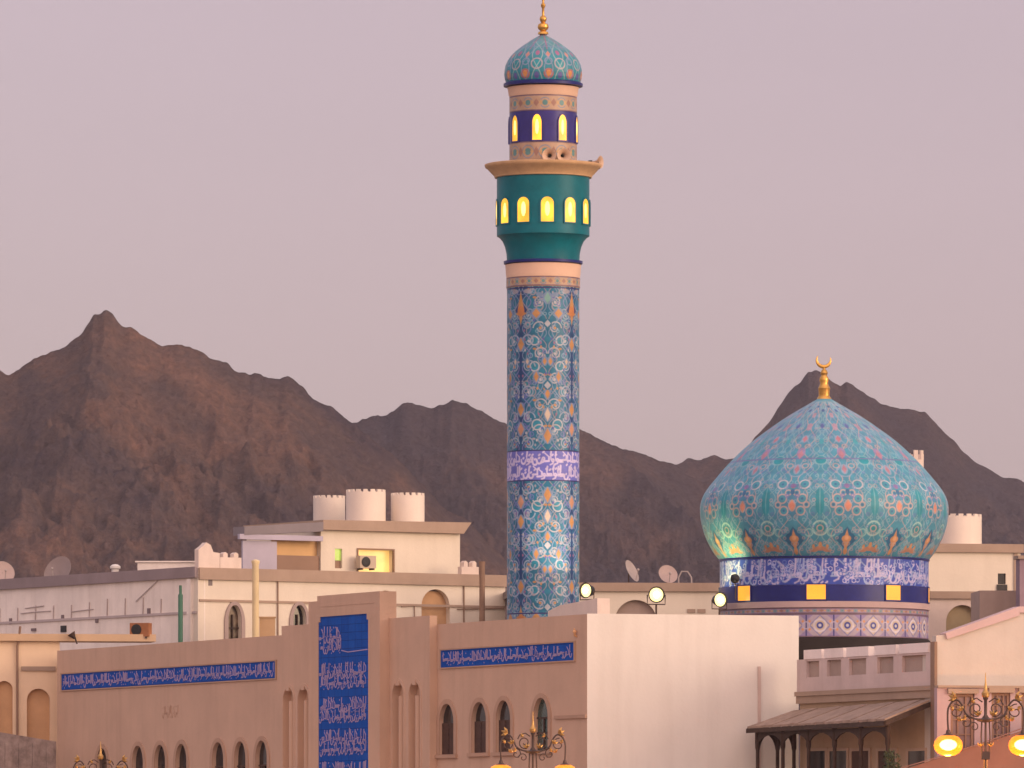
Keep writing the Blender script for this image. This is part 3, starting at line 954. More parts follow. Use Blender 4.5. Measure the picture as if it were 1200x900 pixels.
# main medallions
c.ell(P, Q, 0, a_(598), 14, 18, (0.06, 0.22, 0.34))
for p0, y0, r in ((12, 591, 5.4), (10, 605, 5.0), (13, 574, 6.0), (5, 584, 3.4), (17, 598, 3.2)):
    c.ell(P, Q, p0, a_(y0), r, r, (0.05, 0.26, 0.34)); c.ring(P, Q, p0, a_(y0), r, 1.7, WHT if r > 5.5 else PNK); c.ell(P, Q, p0, a_(y0), 1.5, 1.5, NV)
c.ell(P, Q, 0, a_(599), 4.6, 6.8, PNK); c.dia(P, Q, 0, a_(599), 4.2, 7.0, (0.56, 0.27, 0.14)); c.ell(P, Q, 0, a_(599), 3.2, 4.4, (0.66, 0.22, 0.12))
c.ell(P, Q, 0, a_(583), 2.6, 3.6, NV); c.ell(P, Q, 0, a_(576), 3.2, 3.2, MAG)
c.ell(PB, Q, 0, a_(594), 5.5, 16, (0.012, 0.24, 0.29)); c.line(PB, 1.0, (0.2, 0.42, 0.45), np.clip(1 - np.abs(NY - 590) / 30, 0, 1))
rg = random.Random(8)
for k in range(70):
    s0_, y0_ = rg.uniform(0.04, 0.96), rg.uniform(500, 655)
    cc_ = rg.choice((LIL, PNK, (0.26, 0.42, 0.48), (0.14, 0.14, 0.40)))
    D_ = np.abs(np.hypot((A - s0_) * PM, Q - a_(y0_)) - rg.uniform(1.3, 2.4))
    c.blend(np.clip(0.5 - (D_ - 0.45) / 0.7, 0, 1) * 0.8, cc_)
# lilac arches above
c.ring(P, Q, 0, a_(558), 9, 1.5, LIL); c.ell(P, Q, 0, a_(556), 4.2, 8, LIL); c.dia(P, Q, 0, a_(556), 3, 7, (0.42, 0.18, 0.22)); c.ring(P, Q, 9, a_(552), 3.5, 1.3, PNK)
c.ell(PB, Q, 0, a_(545), 6, 8, (0.012, 0.27, 0.32)); c.ring(PB, Q, 0, a_(545), 7, 1.2, (0.24, 0.42, 0.45))
c.line(NY - 543, 1.4, (0.16, 0.14, 0.32))
c.ell(P, Q, 0, a_(536), 5, 9, (0.30, 0.20, 0.34)); c.dia(P, Q, 0, a_(538), 3.6, 8, (0.45, 0.18, 0.22))
c.ring(P, Q, 5.5, a_(528), 3, 1.1, PNK)
c.ell(P, Q, 0, a_(519), 4, 7, LIL); c.dia(P, Q, 0, a_(519), 3.2, 6.5, (0.48, 0.17, 0.20)); c.ell(PB, Q, 0, a_(522), 3, 5, (0.05, 0.30, 0.35))
c.ell(P, Q, 0, a_(504), 2.8, 8, (0.40, 0.24, 0.30)); c.ell(PB, Q, 0, a_(503), 2.2, 5, (0.10, 0.10, 0.30))
c.ell(P, Q, 0, a_(489), 2.2, 6, (0.42, 0.26, 0.30)); c.ell(PB, Q, 0, a_(483), 1.8, 4, (0.05, 0.10, 0.26)); c.ell(P, Q, 0, a_(478), 1.5, 3, NV)
c.blend(np.clip((472 - NY) / 2, 0, 1), (0.10, 0.30, 0.38))
dome_col = (c.c * 0.84 + np.array([0.075, 0.265, 0.355]) * 0.16) * 1.1
grid_mesh('dome_shell', surf(list(zip(rr, ys)), DC, DY, 2 * h * reps, 8.6), TILE, True, unfold(dome_col, reps), dt)
fb = MB()
fb.lathe([(r * dk, Z(y, DY)) for r, y in ((9, 469), (8, 466), (6.4, 464), (6.6, 458), (7.2, 455), (5.6, 452), (4.6, 449), (5.6, 446), (5.2, 443), (3.4, 440), (4.4, 437), (3.2, 434), (1.6, 432.6), (1.2, 431))], 20, TD)
fb.build('finial', GOLD, dt)
cr_ = MB()
pts, wd = [], []
for i in range(19):
    a = R(-212 + 230 * i / 18)
    pts.append((8.3 * dk * math.cos(a) - 0.02, 0, Z(421.5, DY) + 8.3 * dk * math.sin(a))); wd.append(0.012 + 0.062 * math.sin(math.pi * i / 18))
cr_.tube(pts, wd, 8, TD @ Matrix.Rotation(R(10), 4, 'Z') @ Matrix.Diagonal((1, 0.5, 1, 1)))
cr_.build('crescent', GOLD, dt)
# drum
DR = 122.3
n = 1344
qq = np.linspace(658, 690, 64)
col = np.empty((64, n, 3)); col[:] = (0.03, 0.065, 0.36)
circ = 2 * np.pi * DR
for ln, (hgt_, dens, sd_) in enumerate(((30.0, 1.5, 5), (30.0, 1.2, 8))):
    raster_strokes(col, script_line(circ / hgt_, sd_, dens), n / (circ / hgt_), 60, 2, n, 64, (0.48, 0.43, 0.62) if ln else (0.30, 0.38, 0.60), 0.9 if ln else 0.8)
th = np.arange(n)
for k in range(420):                                # tiny leaf curls filling the ground of the inscription
    x0, y0 = RNG.integers(0, n), RNG.uniform(6, 58)
    m = np.abs(np.hypot((th[None] - x0) * circ / n, (np.arange(64)[:, None] - y0) / 2) - 2.3) < 0.55
    col[m] = ((0.30, 0.34, 0.60), (0.42, 0.40, 0.62), (0.10, 0.16, 0.46))[k % 3]
col[:2] = col[-2:] = (0.02, 0.02, 0.13)
grid_mesh('inscription_band', surf([(DR, y) for y in qq], DC, DY, n, 0), TILE, True, col, dt)
mb = MB(); mb.lathe([(r * dk, Z(y, DY)) for r, y in ((121, 657.6), (123.6, 657.8), (123.6, 656.2), (117, 655.8))], 96, TD); mb.build('navy_ring', NAVY, dt)
mb = MB(); mb.lathe([(r * dk, Z(y, DY)) for r, y in ((DR, 708.4), (DR, 690.1))], 96, TD); mb.build('window_band', NAVY, dt)
mb = MB(); mb.lathe([(r * dk, Z(y, DY)) for r, y in ((DR, 716), (DR + 1.3, 715.6), (DR + 1.3, 709), (DR, 708.5))], 96, TD); mb.build('trim_ring', mat('trim_pink', (0.50, 0.36, 0.34), var=0.1), dt)
banded('tile_band', DR, 716.2, 723, 48, 4, parent=dt, cx=DC, Y=DY, n=1344, bgc=(0.30, 0.22, 0.30))
banded('tile_panels', DR, 723.2, 750, 24, 5, parent=dt, cx=DC, Y=DY, phase=-4.6, style='medallion', n=1344, bgc=(0.36, 0.30, 0.36))
mb = MB(); mb.lathe([(r * dk, Z(y, DY)) for r, y in ((DR + 2, 800), (DR + 2, 751.5), (DR, 750.2))], 96, TD); mb.build('dark_base_ring', mat('shadow_ring_black', (0.03, 0.022, 0.02), var=0.2), dt)  # added ring, near black for the shadowed gap under the drum
for k in range(8):
    cyl_window(dt, DC, DY, DR, -6.6 + 45 * k, 22, 706.5, 689.5, NAVY, E_WINO, flat=True, fw=1.2)

# ================================================================== TAN MOSQUE HALL
W1 = Wall(67, 315.2, 688, 270.0)
OF, OP = 0.30, 0.68                                   # how far the flanks and the portal stand out
def pxw(W, px, n): return abs(W.s(px + n / 2) - W.s(px - n / 2))
def joints(m, u, size):
    t = m.node_tree; b = t.nodes['Principled BSDF']; src = b.inputs['Base Color'].links[0].from_socket
    g = t.nodes.new('ShaderNodeNewGeometry')
    d = t.nodes.new('ShaderNodeVectorMath'); d.operation = 'DOT_PRODUCT'; d.inputs[1].default_value = tuple(u)
    sp = t.nodes.new('ShaderNodeSeparateXYZ'); cb = t.nodes.new('ShaderNodeCombineXYZ')
    t.links.new(g.outputs['Position'], d.inputs[0]); t.links.new(g.outputs['Position'], sp.inputs[0])
    t.links.new(d.outputs['Value'], cb.inputs[0]); t.links.new(sp.outputs['Z'], cb.inputs[1])
    br = t.nodes.new('ShaderNodeTexBrick'); br.offset = 0
    br.inputs['Scale'].default_value = 1; br.inputs['Brick Width'].default_value = size[0]; br.inputs['Row Height'].default_value = size[1]
    br.inputs['Mortar Size'].default_value = 0.012; br.inputs['Color1'].default_value = (1, 1, 1, 1); br.inputs['Color2'].default_value = (0.78, 0.84, 0.9, 1); br.inputs['Mortar'].default_value = (0.45, 0.45, 0.5, 1)
    t.links.new(cb.outputs[0], br.inputs['Vector'])
    mx_ = t.nodes.new('ShaderNodeMix'); mx_.data_type = 'RGBA'; mx_.blend_type = 'MULTIPLY'; mx_.inputs[0].default_value = 1
    t.links.new(src, mx_.inputs[6]); t.links.new(br.outputs['Color'], mx_.inputs[7]); t.links.new(mx_.outputs[2], b.inputs['Base Color'])
joints(BLUE, W1.u, (0.62, 0.30))
hall = thing('mosque_hall', 'tan rendered mosque hall with blue inscription bands, pointed windows and blank cream side wall', 'mosque', (W1.b.x, W1.b.y, 0))
ztop = W1.z(688, 719.5)
s_portal0, s_portal1 = W1.s(372, OP), W1.s(445, OP)
s_f0, s_f1 = W1.s(330, OF), W1.s(503.5, OF)
lw = [(120, 877, 12), (162, 874, 12.5), (188, 873, 12.5), (213, 872, 12.5), (256, 870, 13), (282, 869, 13), (307, 868, 13)]
rw = [(524, 825, 884), (562, 823, 882), (590.5, 821, 881), (634.5, 818, 879)]
holes, wins = [], []
for px, py, w in lw:
    s, z = W1.sz(px, py); w = pxw(W1, px, w); wins.append((s, w, z - 2.5, z)); holes.append(arch(s, w, z - 2.5, z, True, rise=0.62))
for px, py, pb in rw:
    s, z = W1.sz(px, py); zb = W1.z(px, pb); w = pxw(W1, px, 16.5); wins.append((s, w, zb, z)); holes.append(arch(s, w, zb, z, True, rise=0.62))
mb = MB()
mb.prism([rect(0, W1.len, 0, ztop)] + holes, 0, 0.35, W1.M)
mb.build('facade_wall', TAN, hall)
for i, (s, w, z0, z1) in enumerate(wins):
    mb = MB(); mb.prism([arch(s, w + 0.5, z0 - 0.004, z1 + 0.18, True, rise=0.8), arch(s, w + 0.02, z0 - 0.002, z1 + 0.01, True, rise=0.63)], -0.04, 0.04, W1.M)
    mb.box(s - w / 2 - 0.3, s + w / 2 + 0.3, -0.10, 0.0, z0 - 0.14, z0 - 0.01, W1.M)
    fr = mb.build('window', TAND, hall)
    mb = MB(); mb.box(s - w / 2 - 0.02, s + w / 2 + 0.02, 0.13, 0.16, z0 - 0.02, z1 + 0.05, W1.M)
    last = i == len(wins) - 1
    mb.build('pane', GREENG if last else DARKG, fr)
    mb = MB()
    zm = z0 + (z1 - z0) * 0.62
    if i >= 7 and not last:
        mb.box(s - w / 2, s - 0.02, 0.08, 0.12, z0, zm, W1.M); mb.box(s + 0.02, s + w / 2, 0.08, 0.12, z0, zm, W1.M)
        for k in range(6):
            zz = z0 + (zm - z0) * (k + 0.5) / 6
            mb.box(s - w / 2 + 0.04, s - 0.06, 0.066, 0.079, zz, zz + 0.1, W1.M); mb.box(s + 0.06, s + w / 2 - 0.04, 0.066, 0.079, zz, zz + 0.1, W1.M)
        mb.build('shutter', WOOD, fr)
    else:
        for zz in ((z0 + (z1 - z0) * t) for t in (0.33, 0.62)):
            mb.box(s - w / 2, s + w / 2, 0.09, 0.128, zz - 0.03, zz + 0.03, W1.M)
        mb.box(s - 0.04, s + 0.04, 0.085, 0.129, z0, zm, W1.M)
        mb.build('mullion', WOOD if not last else DWOOD, fr)
# flanks with slim niches, and the portal slab
mb = MB()
nich = []
for px, py in ((338, 806), (355.5, 805), (466.5, 799.5), (486, 799)):
    s, z = W1.sz(px, py, OF); nich.append((s, z))
zfl = W1.z(480, 723, OF)
nl = [arch(s, 1.0, 0.6, z, True, rise=0.5) for s, z in nich]
mb.prism([rect(s_f0, s_portal0 - 0.003, 0, zfl), nl[0], nl[1]], -OF, -0.002, W1.M)
mb.prism([rect(s_portal1 + 0.003, s_f1, 0, zfl), nl[2], nl[3]], -OF, -0.002, W1.M)
mb.build('portal_flank', TAN, hall)
for s, z in nich:
    mb = MB()
    mb.prism([arch(s, 1.25, 0.5, z + 0.15, True, rise=0.6), arch(s, 1.02, 0.48, z + 0.01, True, rise=0.5)], -OF - 0.02, -OF + 0.01, W1.M)
    mb.box(s - 0.14, s + 0.14, -OF - 0.05, -OF + 0.04, z - 0.12, z + 0.05, W1.M)
    mb.tube([(s, -0.12, 0.1), (s, -0.12, z - 0.5)], 0.15, 10, W1.M)
    mb.build('niche_moulding', TAN, hall)
zp = W1.z(410, 695.5, OP)
pz = W1.z(402, 721, OP)
ps0, ps1 = W1.s(372.5, OP) + 0.02, W1.s(431.5, OP)
notch = [(ps0, 0.3), (ps1, 0.3), (ps1, pz - 0.22), (ps1 - 0.14, pz - 0.22), (ps1 - 0.14, pz), (ps0 + 0.16, pz), (ps0 + 0.16, pz - 0.2), (ps0, pz - 0.2)]
zst = W1.z(366, 705, OP)
xl = W1.s(361.5, OP)
mb = MB()
mb.prism([[(xl, 0), (s_portal1, 0), (s_portal1, zp), (s_portal0 - 0.02, zp), (s_portal0 - 0.02, zst), (xl, zst)], notch], -OP, -OP + 0.12, W1.M)
mb.prism([[(xl, 0), (s_portal1, 0), (s_portal1, zp), (s_portal0 - 0.02, zp), (s_portal0 - 0.02, zst), (xl, zst)]], -OP + 0.121, -0.001, W1.M)
mb.box(s_portal0 + 0.35, s_portal1 - 0.5, -OP - 0.014, -OP - 0.002, zp - 0.42, zp - 0.36, W1.M)
mb.build('portal', TAN, hall)
mb = MB(); mb.prism([notch], -OP + 0.03, -OP + 0.115, W1.M)
panel = mb.build('inscription_panel', BLUE, hall)
row = 0
for y0, y1 in ((733, 766), (776, 808), (816, 848), (854, 886), (892, 924), (930, 962), (968, 1000)):
    za, zb = W1.z(402, y1, OP), W1.z(402, y0, OP)
    hm = (zb - za)
    x1_ = ps1 - 0.1 if row else ps0 + (ps1 - ps0) * 0.48
    mb = MB()
    for q_, (a, b_) in enumerate(((0, 0.58), (0.38, 1.0))):
        hgt = hm * (b_ - a)
        z_ = za + a * hm
        for pts, w in script_line((x1_ - ps0 - 0.2) / hgt, 100 + row * 3 + q_, 1.35):
            pp = [(min(max(ps0 + 0.1 + p[0] * hgt, ps0 + 0.06), x1_), z_ + p[1] * hgt) for p in pts]
            mb.stroke(pp, [v * hgt * 0.9 for v in w] if isinstance(w, (list, tuple)) else w * hgt * 0.9, -OP + 0.016, -OP + 0.028, W1.M)
    if row == 0:
        mb.stroke([(x1_ - 0.1, za + 0.12 * hm), (x1_ + 0.5, za + 0.05 * hm), (ps1 - 0.1, za + 0.1 * hm)], 0.035, -OP + 0.016, -OP + 0.028, W1.M)
    mb.build('lettering', LETTER, panel, fix=False)
    row += 1
def band_panel(px0, px1, t0, b0, t1, b1, seed):
    s0, s1 = W1.s(px0), W1.s(px1)
    zb = (W1.z(px0, b0) + W1.z(px1, b1)) / 2; zt = (W1.z(px0, t0) + W1.z(px1, t1)) / 2
    mb = MB(); mb.box(s0, s1, -0.03, -0.003, zb, zt, W1.M)
    b = mb.build('inscription_band', BLUE, hall)
    mb = MB(); mb.prism([rect(s0 - 0.09, s1 + 0.09, zb - 0.05, zt + 0.05), rect(s0 - 0.003, s1 + 0.003, zb - 0.003, zt + 0.003)], -0.055, -0.002, W1.M)
    mb.build('band_border', TAND, b)
    lettering('lettering', W1, s0 + 0.1, s1 - 0.12, zb + 0.05, zt - 0.05, -0.032, b, seed, 1.25)
band_panel(73, 323.5, 790, 808.5, 775, 795, 21)
band_panel(517.5, 673.5, 763, 782, 752, 774, 33)
# string course right, and carved relief left
mb = MB(); mb.box(W1.s(651), W1.len - 0.02, -0.07, -0.002, W1.z(670, 842), W1.z(670, 838), W1.M)
mb.build('string_course', TAND, hall)
mb = MB()
s0, z0 = W1.sz(190, 842)
for pts, w in script_line(4.0, 55, 1.0):
    mb.stroke([(s0 + p[0] * 0.42, z0 + p[1] * 0.5) for p in pts], [v * 0.4 for v in w] if isinstance(w, (list, tuple)) else w * 0.4, -0.012, -0.001, W1.M)
mb.build('faded_relief', TAND, hall, fix=False)
mb = MB(); s, z = W1.sz(676, 741)
mb.tube([(s, -0.002, z - 0.16), (s - 0.02, -0.08, z - 0.1), (s + 0.05, -0.10, z), (s + 0.02, -0.12, z + 0.14)], [0.03, 0.05, 0.045, 0.02], 8, W1.M)
mb.ball((s + 0.02, -0.1, z + 0.02), 0.07, T=W1.M)
mb.build('wall_lantern', mat('copper_lantern', (0.75, 0.42, 0.2), rough=0.4), hall)
# cream side wall
W2 = Wall(688, 270.0, 936, 272.3)
mb = MB(); mb.box(0.003, W2.len, 0, 0.35, 0, W2.z(688, 719), W2.M)
zsw = W2.z(688, 719)
mb.build('side_wall', WHITE, hall)
mb = MB(); s = W2.s(889.5)
mb.box(s - 0.05, s + 0.05, -0.06, -0.002, 0.2, W2.z(889, 781), W2.M)
mb.build('downpipe', mat('painted_pipe', (0.60, 0.46, 0.40), rough=0.7), hall)
e2 = W2.w(W2.len, 0, 0)
mb = MB()
k2 = Vector((e2.x, e2.y, 0)); k3 = Vector((X(936, 104) + 0.2, 104, 0))
WR = Wall(934, e2.y, 930, 292.0)
mb.box(0.36, WR.len, 0.003, 0.3, 0, zsw - 0.02, WR.M)
mb.build('return_wall', WHITE, hall)
# roof slab and back walls
rp = [W1.a + W1.n * 0.4, W1.b + W1.n * 0.6, Vector((e2.x - 0.4, e2.y + 0.4, 0)), Vector((X(925, 300), 300, 0)), Vector((X(700, 308), 308, 0)), Vector((W1.a.x + 8, W1.a.y + 4, 0))]
mb = MB()
mb.add([(p.x, p.y, ztop - 0.6) for p in rp] + [(p.x, p.y, ztop - 0.9) for p in rp], [tuple(range(6)), tuple(range(6, 12))] + [(i, (i + 1) % 6, 6 + (i + 1) % 6, 6 + i) for i in range(6)])
mb.build('roof', ROOFG, hall)
mb = MB()
WB = Wall(67, 315.2, 175, 319)
mb.box(0.36, WB.len, 0.002, 0.3, 0, ztop - 0.01, WB.M)
mb.build('end_wall', TAN, hall)
# low rooftop lantern block seen just right of the minaret foot
mb = MB(); W = Wall(642, 278, 700, 274.5)
mb.prism([[(0, ztop - 0.6), (W.len, ztop - 0.6), (W.len, W.z(700, 701)), (0.25 * W.len, W.z(660, 709)), (0, W.z(645, 716))]], 0, 0.5, W.M)
mb.build('roof_kerb', WHITE2, hall)

# ================================================================== BALCONY HOUSE under the dome
W3 = Wall(936, 271.5, 1097, 261.5)
bh = thing('balcony_house', 'lime washed house with panelled parapet below the blue drum', 'house', (W3.b.x, W3.b.y, 0))
za = W3.z(1097, 803); zb = W3.z(1097, 764)
mb = MB()
mb.box(0.1, W3.len, 0, 0.3, 0, za - 0.02, W3.M)
mb.build('wall', mat('lamplight_tint_wall', (0.50, 0.36, 0.24), var=0.12, streak=0.2), bh)  # this ochre carries the orange lamplight on the wall
mb = MB()
xs = [W3.s(p) for p in (948, 968, 975, 992, 999, 1021, 1028, 1053, 1061, 1091)]
xs = [(W3.s(a), W3.s(b)) for a, b in ((948, 963), (972, 988.5), (998, 1018), (1031, 1050), (1060, 1088))]
zr0, zr1 = W3.z(1097, 786), W3.z(1097, 766.5)
mb.prism([rect(0.06, W3.len, za, zb)] + [rect(a, b, zr0, zr1) for a, b in xs], -0.1, 0.02, W3.M)
mb.build('parapet', PARA, bh)
CAP = mat('merlon_lit_lime', (0.86, 0.76, 0.72), var=0.08, streak=0.2)  # paler than the parapet: light on the merlons is put into the colour
for a, b in xs:
    mb = MB(); mb.box(a - 0.16, b + 0.24, -0.13, 0.1, zb + 0.002, zb + 0.33, W3.M); mb.build('merlon', CAP, bh)
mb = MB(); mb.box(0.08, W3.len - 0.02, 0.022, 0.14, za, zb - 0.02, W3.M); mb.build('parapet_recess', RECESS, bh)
mb = MB(); mb.box(0.05, W3.len + 0.004, -0.2, 0.1, za - 0.16, za - 0.003, W3.M); mb.box(0.06, W3.len, -0.14, 0.1, za - 0.42, za - 0.163, W3.M)
mb.build('cornice', CORN, bh)
mb = MB()
mb.add([tuple(W3.w(x, y, z)) for x, y, z in ((0.1, 0.3, za - 0.3), (W3.len, 0.3, za - 0.3), (W3.len + 4, 16, za - 0.3), (0.1, 14, za - 0.3))], [(0, 1, 2, 3)])
mb.build('roof', ROOFG, bh, fix=False)
zd0 = W3.z(980, 866)
for k, px in enumerate((958, 983, 1009, 1040, 1075)):
    s = W3.s(px)
    hw = pxw(W3, px, 20) / 2
    zt = W3.z(px, 880)
    mb = MB(); mb.prism([rect(s - hw - 0.15, s + hw + 0.15, 3.6, zt + 0.10), rect(s - hw, s + hw, 3.59, zt)], -0.05, -0.002, W3.M)
    f = mb.build('window', mat('window_surround', (0.52, 0.38, 0.28)) if k == 0 else bpy.data.materials['window_surround'], bh)
    mb = MB(); mb.box(s - hw, s + hw, -0.02, -0.002, 3.6, zt, W3.M)
    mb.build('pane', WOOD if k in (2, 3) else DARKG, f)

# timber veranda roof in front of it
ver = thing('timber_veranda', 'dark timber veranda with sloping plank roof, posts and scalloped brackets', 'veranda', (X(980, 266), 266, 0))
rt0, rt1 = W3.w(0.02, -0.21, W3.z(937, 834)), W3.w(W3.len - 0.05, -0.21, W3.z(1097, 821.5))
EO = 1.7
e0 = rt0 - W3.n * EO; e1 = rt1 - W3.n * EO
e0.z = Z(853, e0.y); e1.z = Z(844, e1.y)
e0 = e0 - W3.u * 0.25
nb = 16
mb = MB()
for i in range(nb):
    t0, t1 = i / nb + 0.002, (i + 1) / nb - 0.002
    a, b, c_, d = rt0.lerp(rt1, t0), rt0.lerp(rt1, t1), e0.lerp(e1, t1), e0.lerp(e1, t0)
    up = Vector((0, 0, 0.05 + 0.012 * (i % 3)))
    lo = Vector((0, 0, -0.02))
    vs = [a + up, b + up, c_ + up, d + up, a + lo, b + lo, c_ + lo, d + lo]
    mb.add([tuple(v) for v in vs], [(0, 1, 2, 3), (4, 5, 6, 7), (0, 1, 5, 4), (1, 2, 6, 5), (2, 3, 7, 6), (3, 0, 4, 7)])
mb.build('plank_roof', SHING, ver)
def beam(mb, p, q, w, h):
    p, q = Vector(p), Vector(q)
    d = (q - p).normalized(); s_ = d.cross(Vector((0, 0, 1))).normalized() * w / 2; u_ = Vector((0, 0, h))
    vs = [p - s_, p + s_, p + s_ + u_, p - s_ + u_, q - s_, q + s_, q + s_ + u_, q - s_ + u_]
    mb.add([tuple(v) for v in vs], [(0, 1, 2, 3), (4, 5, 6, 7), (0, 1, 5, 4), (1, 2, 6, 5), (2, 3, 7, 6), (3, 0, 4, 7)])
mb = MB()
dn = Vector((0, 0, -0.18))
beam(mb, e0 + dn, e1 + dn, 0.08, 0.15)
beam(mb, e0 + dn, rt0 + Vector((0, 0, -0.2)), 0.08, 0.17)
beam(mb, e1 + dn, rt1 + Vector((0, 0, -0.2)), 0.08, 0.17)
for i in range(1, 12):
    t = i / 12
    beam(mb, e0.lerp(e1, t) + Vector((0, 0, -0.14)), rt0.lerp(rt1, t) + Vector((0, 0, -0.14)), 0.06, 0.1)
mb.build('rafters', DWOOD, ver)
ei = 0.42                                            # posts stand in from the eave
pl = []
b0 = e0 + W3.n * 0.25 + W3.u * 0.35; b1 = e1 + W3.n * 0.25 - W3.u * 0.3
for i in range(6): pl.append(b0.lerp(b1, i / 5))
sd0 = rt0 + W3.u * 0.12
pl.append(b0.lerp(Vector((sd0.x, sd0.y, 0)), 0.53)); pl.append(b0.lerp(Vector((sd0.x, sd0.y, 0)), 0.97))
for p in pl:
    mb = MB(); zt = e0.z - 0.1 if True else 0
    mb.lathe([(0.10, 0), (0.10, 0.5), (0.065, 0.6), (0.065, zt - 0.7), (0.09, zt - 0.6), (0.09, zt)], 12, Matrix.Translation((p.x, p.y, 0)))
    mb.build('post', DWOOD, ver)
def bracket(mb, a, b, zt, dpt=0.55):
    """spandrel board between two posts with a scalloped arch cut out of it"""
    d = (b - a); d.z = 0
    l = d.length; u = d / l
    M = Matrix(((u.x, -u.y, 0, a.x), (u.y, u.x, 0, a.y), (0, 0, 1, 0), (0, 0, 0, 1)))
    pts = [(0, zt), (l, zt), (l, zt - dpt)]
    for i in range(13):
        t = i / 12
        pts.append((l - 0.06 - (l - 0.12) * t, zt - dpt + (dpt - 0.10) * math.sin(math.pi * t) ** 0.7 - 0.03 * abs(math.sin(5 * math.pi * t))))
    pts.append((0, zt - dpt))
    mb.prism([pts], -0.03, 0.03, M)
mb = MB()
zt = e0.z - 0.14
for i in range(5): bracket(mb, pl[i], pl[i + 1], zt, 0.42)
bracket(mb, pl[0], pl[6], zt, 0.6); bracket(mb, pl[6], pl[7], zt, 0.6)
mb.build('scalloped_bracket', DWOOD, ver)

# ================================================================== RIGHT HOUSE with the sloping coping
W4 = Wall(1097, 261.2, 1330, 263.3)
rh = thing('gabled_house', 'cream house at right with sloping pink coping above a lavender ground storey', 'house', (W4.a.x, W4.a.y, 0))
zA, zB = W4.z(1098, 745), W4.z(1200, 712.5)
sB = W4.s(1200)
s6 = W4.s(1192)
mb = MB()
mb.prism([[(0.004, 0), (W4.len, 0), (W4.len, zB), (s6, zB), (0.004 + 0.5, W4.z(1110, 743)), (0.004, zA)]], 0, 0.4, W4.M)
mb.box(0.004, 0.4, 0.402, 9, 0, zA - 0.3, W4.M)
mb.build('wall', mat('peach_paint', (0.62, 0.545, 0.475), var=0.06, streak=0.12, bump=0.12), rh)
mb = MB()
mb.prism([[(W4.s(1109), W4.z(1110, 749)), (s6 + 0.05, zB - 0.26), (s6 + 0.05, zB + 0.05), (W4.s(1107), W4.z(1110, 743) + 0.03)]], -0.1, 0.5, W4.M)
mb.prism([[(s6 + 0.052, zB - 0.16), (W4.len, zB - 0.16), (W4.len, zB + 0.05), (s6 + 0.052, zB + 0.05)]], -0.1, 0.5, W4.M)
mb.build('coping', mat('pink_coping', (0.62, 0.45, 0.43), var=0.08), rh)
mb = MB(); mb.box(-0.10, 0.0, -0.12, 0.3, 0, W4.z(1097, 752), W4.M); mb.build('corner_pipe', PIPEB, rh)
# ground storey
Wg = Wall(1098, 260.4, 1330, 262.4)
zg = Wg.z(1120, 806)
hl = [rect(Wg.s(a), Wg.s(b), 3.0, Wg.z(a, c_)) for a, b, c_ in ((1114, 1142, 812), (1162, 1184, 811), (1197, 1222, 811))]
mb = MB(); mb.prism([rect(0.01, Wg.len, 0, zg)] + hl, 0, 0.3, Wg.M)
mb.build('ground_storey', mat('lavender_wash', (0.50, 0.36, 0.37), var=0.1, streak=0.2), rh)
mb = MB()
for l in hl:
    mb.box(l[0][0] - 0.12, l[1][0] + 0.12, -0.12, -0.003, l[2][1] - 0.02, l[2][1] + 0.14, Wg.M)
mb.box(0.02, Wg.len, -0.08, 0.3, zg + 0.002, zg + 0.08, Wg.M)
mb.build('lintel', CORN, rh)
for l in hl:
    mb = MB(); mb.prism([rect(l[0][0] + 0.02, l[1][0] - 0.02, 3.02, l[2][1] - 0.02), rect(l[0][0] + 0.1, l[1][0] - 0.1, 3.1, l[2][1] - 0.12)], 0.05, 0.13, Wg.M)
    wd_ = l[1][0] - l[0][0]
    for t in (0.33, 0.66): mb.box(l[0][0] + wd_ * t - 0.025, l[0][0] + wd_ * t + 0.025, 0.06, 0.12, 3.1, l[2][1] - 0.12, Wg.M)
    for zz in np.arange(3.6, l[2][1] - 0.3, 0.5): mb.box(l[0][0] + 0.1, l[1][0] - 0.1, 0.07, 0.11, zz, zz + 0.04, Wg.M)
    f = mb.build('window', mat('window_brown', (0.30, 0.18, 0.13)) if 'window_brown' not in bpy.data.materials else bpy.data.materials['window_brown'], rh)
    mb = MB(); mb.box(l[0][0] + 0.1, l[1][0] - 0.1, 0.125, 0.15, 3.1, l[2][1] - 0.12, Wg.M)
    mb.build('pane', mat('mauve_pane', (0.30, 0.20, 0.20), rough=0.25, var=0.2) if 'mauve_pane' not in bpy.data.materials else bpy.data.materials['mauve_pane'], f)

# pink canvas canopy low at right
kiosk = thing('market_canopy', 'pink canvas gable canopy on poles at the lower right corner', 'canopy', (X(1240, 259), 259, 0))
KY0, KY1 = 258.3, 260.0
rx, rz = X(1245, KY0), Z(836, KY0)
ex, ez = X(1040, KY0), Z(905, KY0)
ex2 = 2 * rx - ex
mb = MB()
for a, b in (((ex, ez), (rx, rz)), ((ex2, ez), (rx, rz))):
    n_ = 10
    vs = []
    for yy in (KY0, KY1):
        for i in range(n_ + 1):
            t = i / n_
            vs.append((a[0] + (b[0] - a[0]) * t, yy, a[1] + (b[1] - a[1]) * t - 0.10 * math.sin(math.pi * t)))
    top = [(v[0], v[1], v[2] + 0.03) for v in vs]
    m_ = len(vs)
    fs = []
    for i in range(n_):
        fs += [(i, i + 1, n_ + 2 + i, n_ + 1 + i), (m_ + i, m_ + i + 1, m_ + n_ + 2 + i, m_ + n_ + 1 + i), (i, i + 1, m_ + i + 1, m_ + i), (n_ + 1 + i, n_ + 2 + i, m_ + n_ + 2 + i, m_ + n_ + 1 + i)]
    mb.add(vs + top, fs)
mb.build('canvas_roof', PINKT, kiosk)
mb = MB()
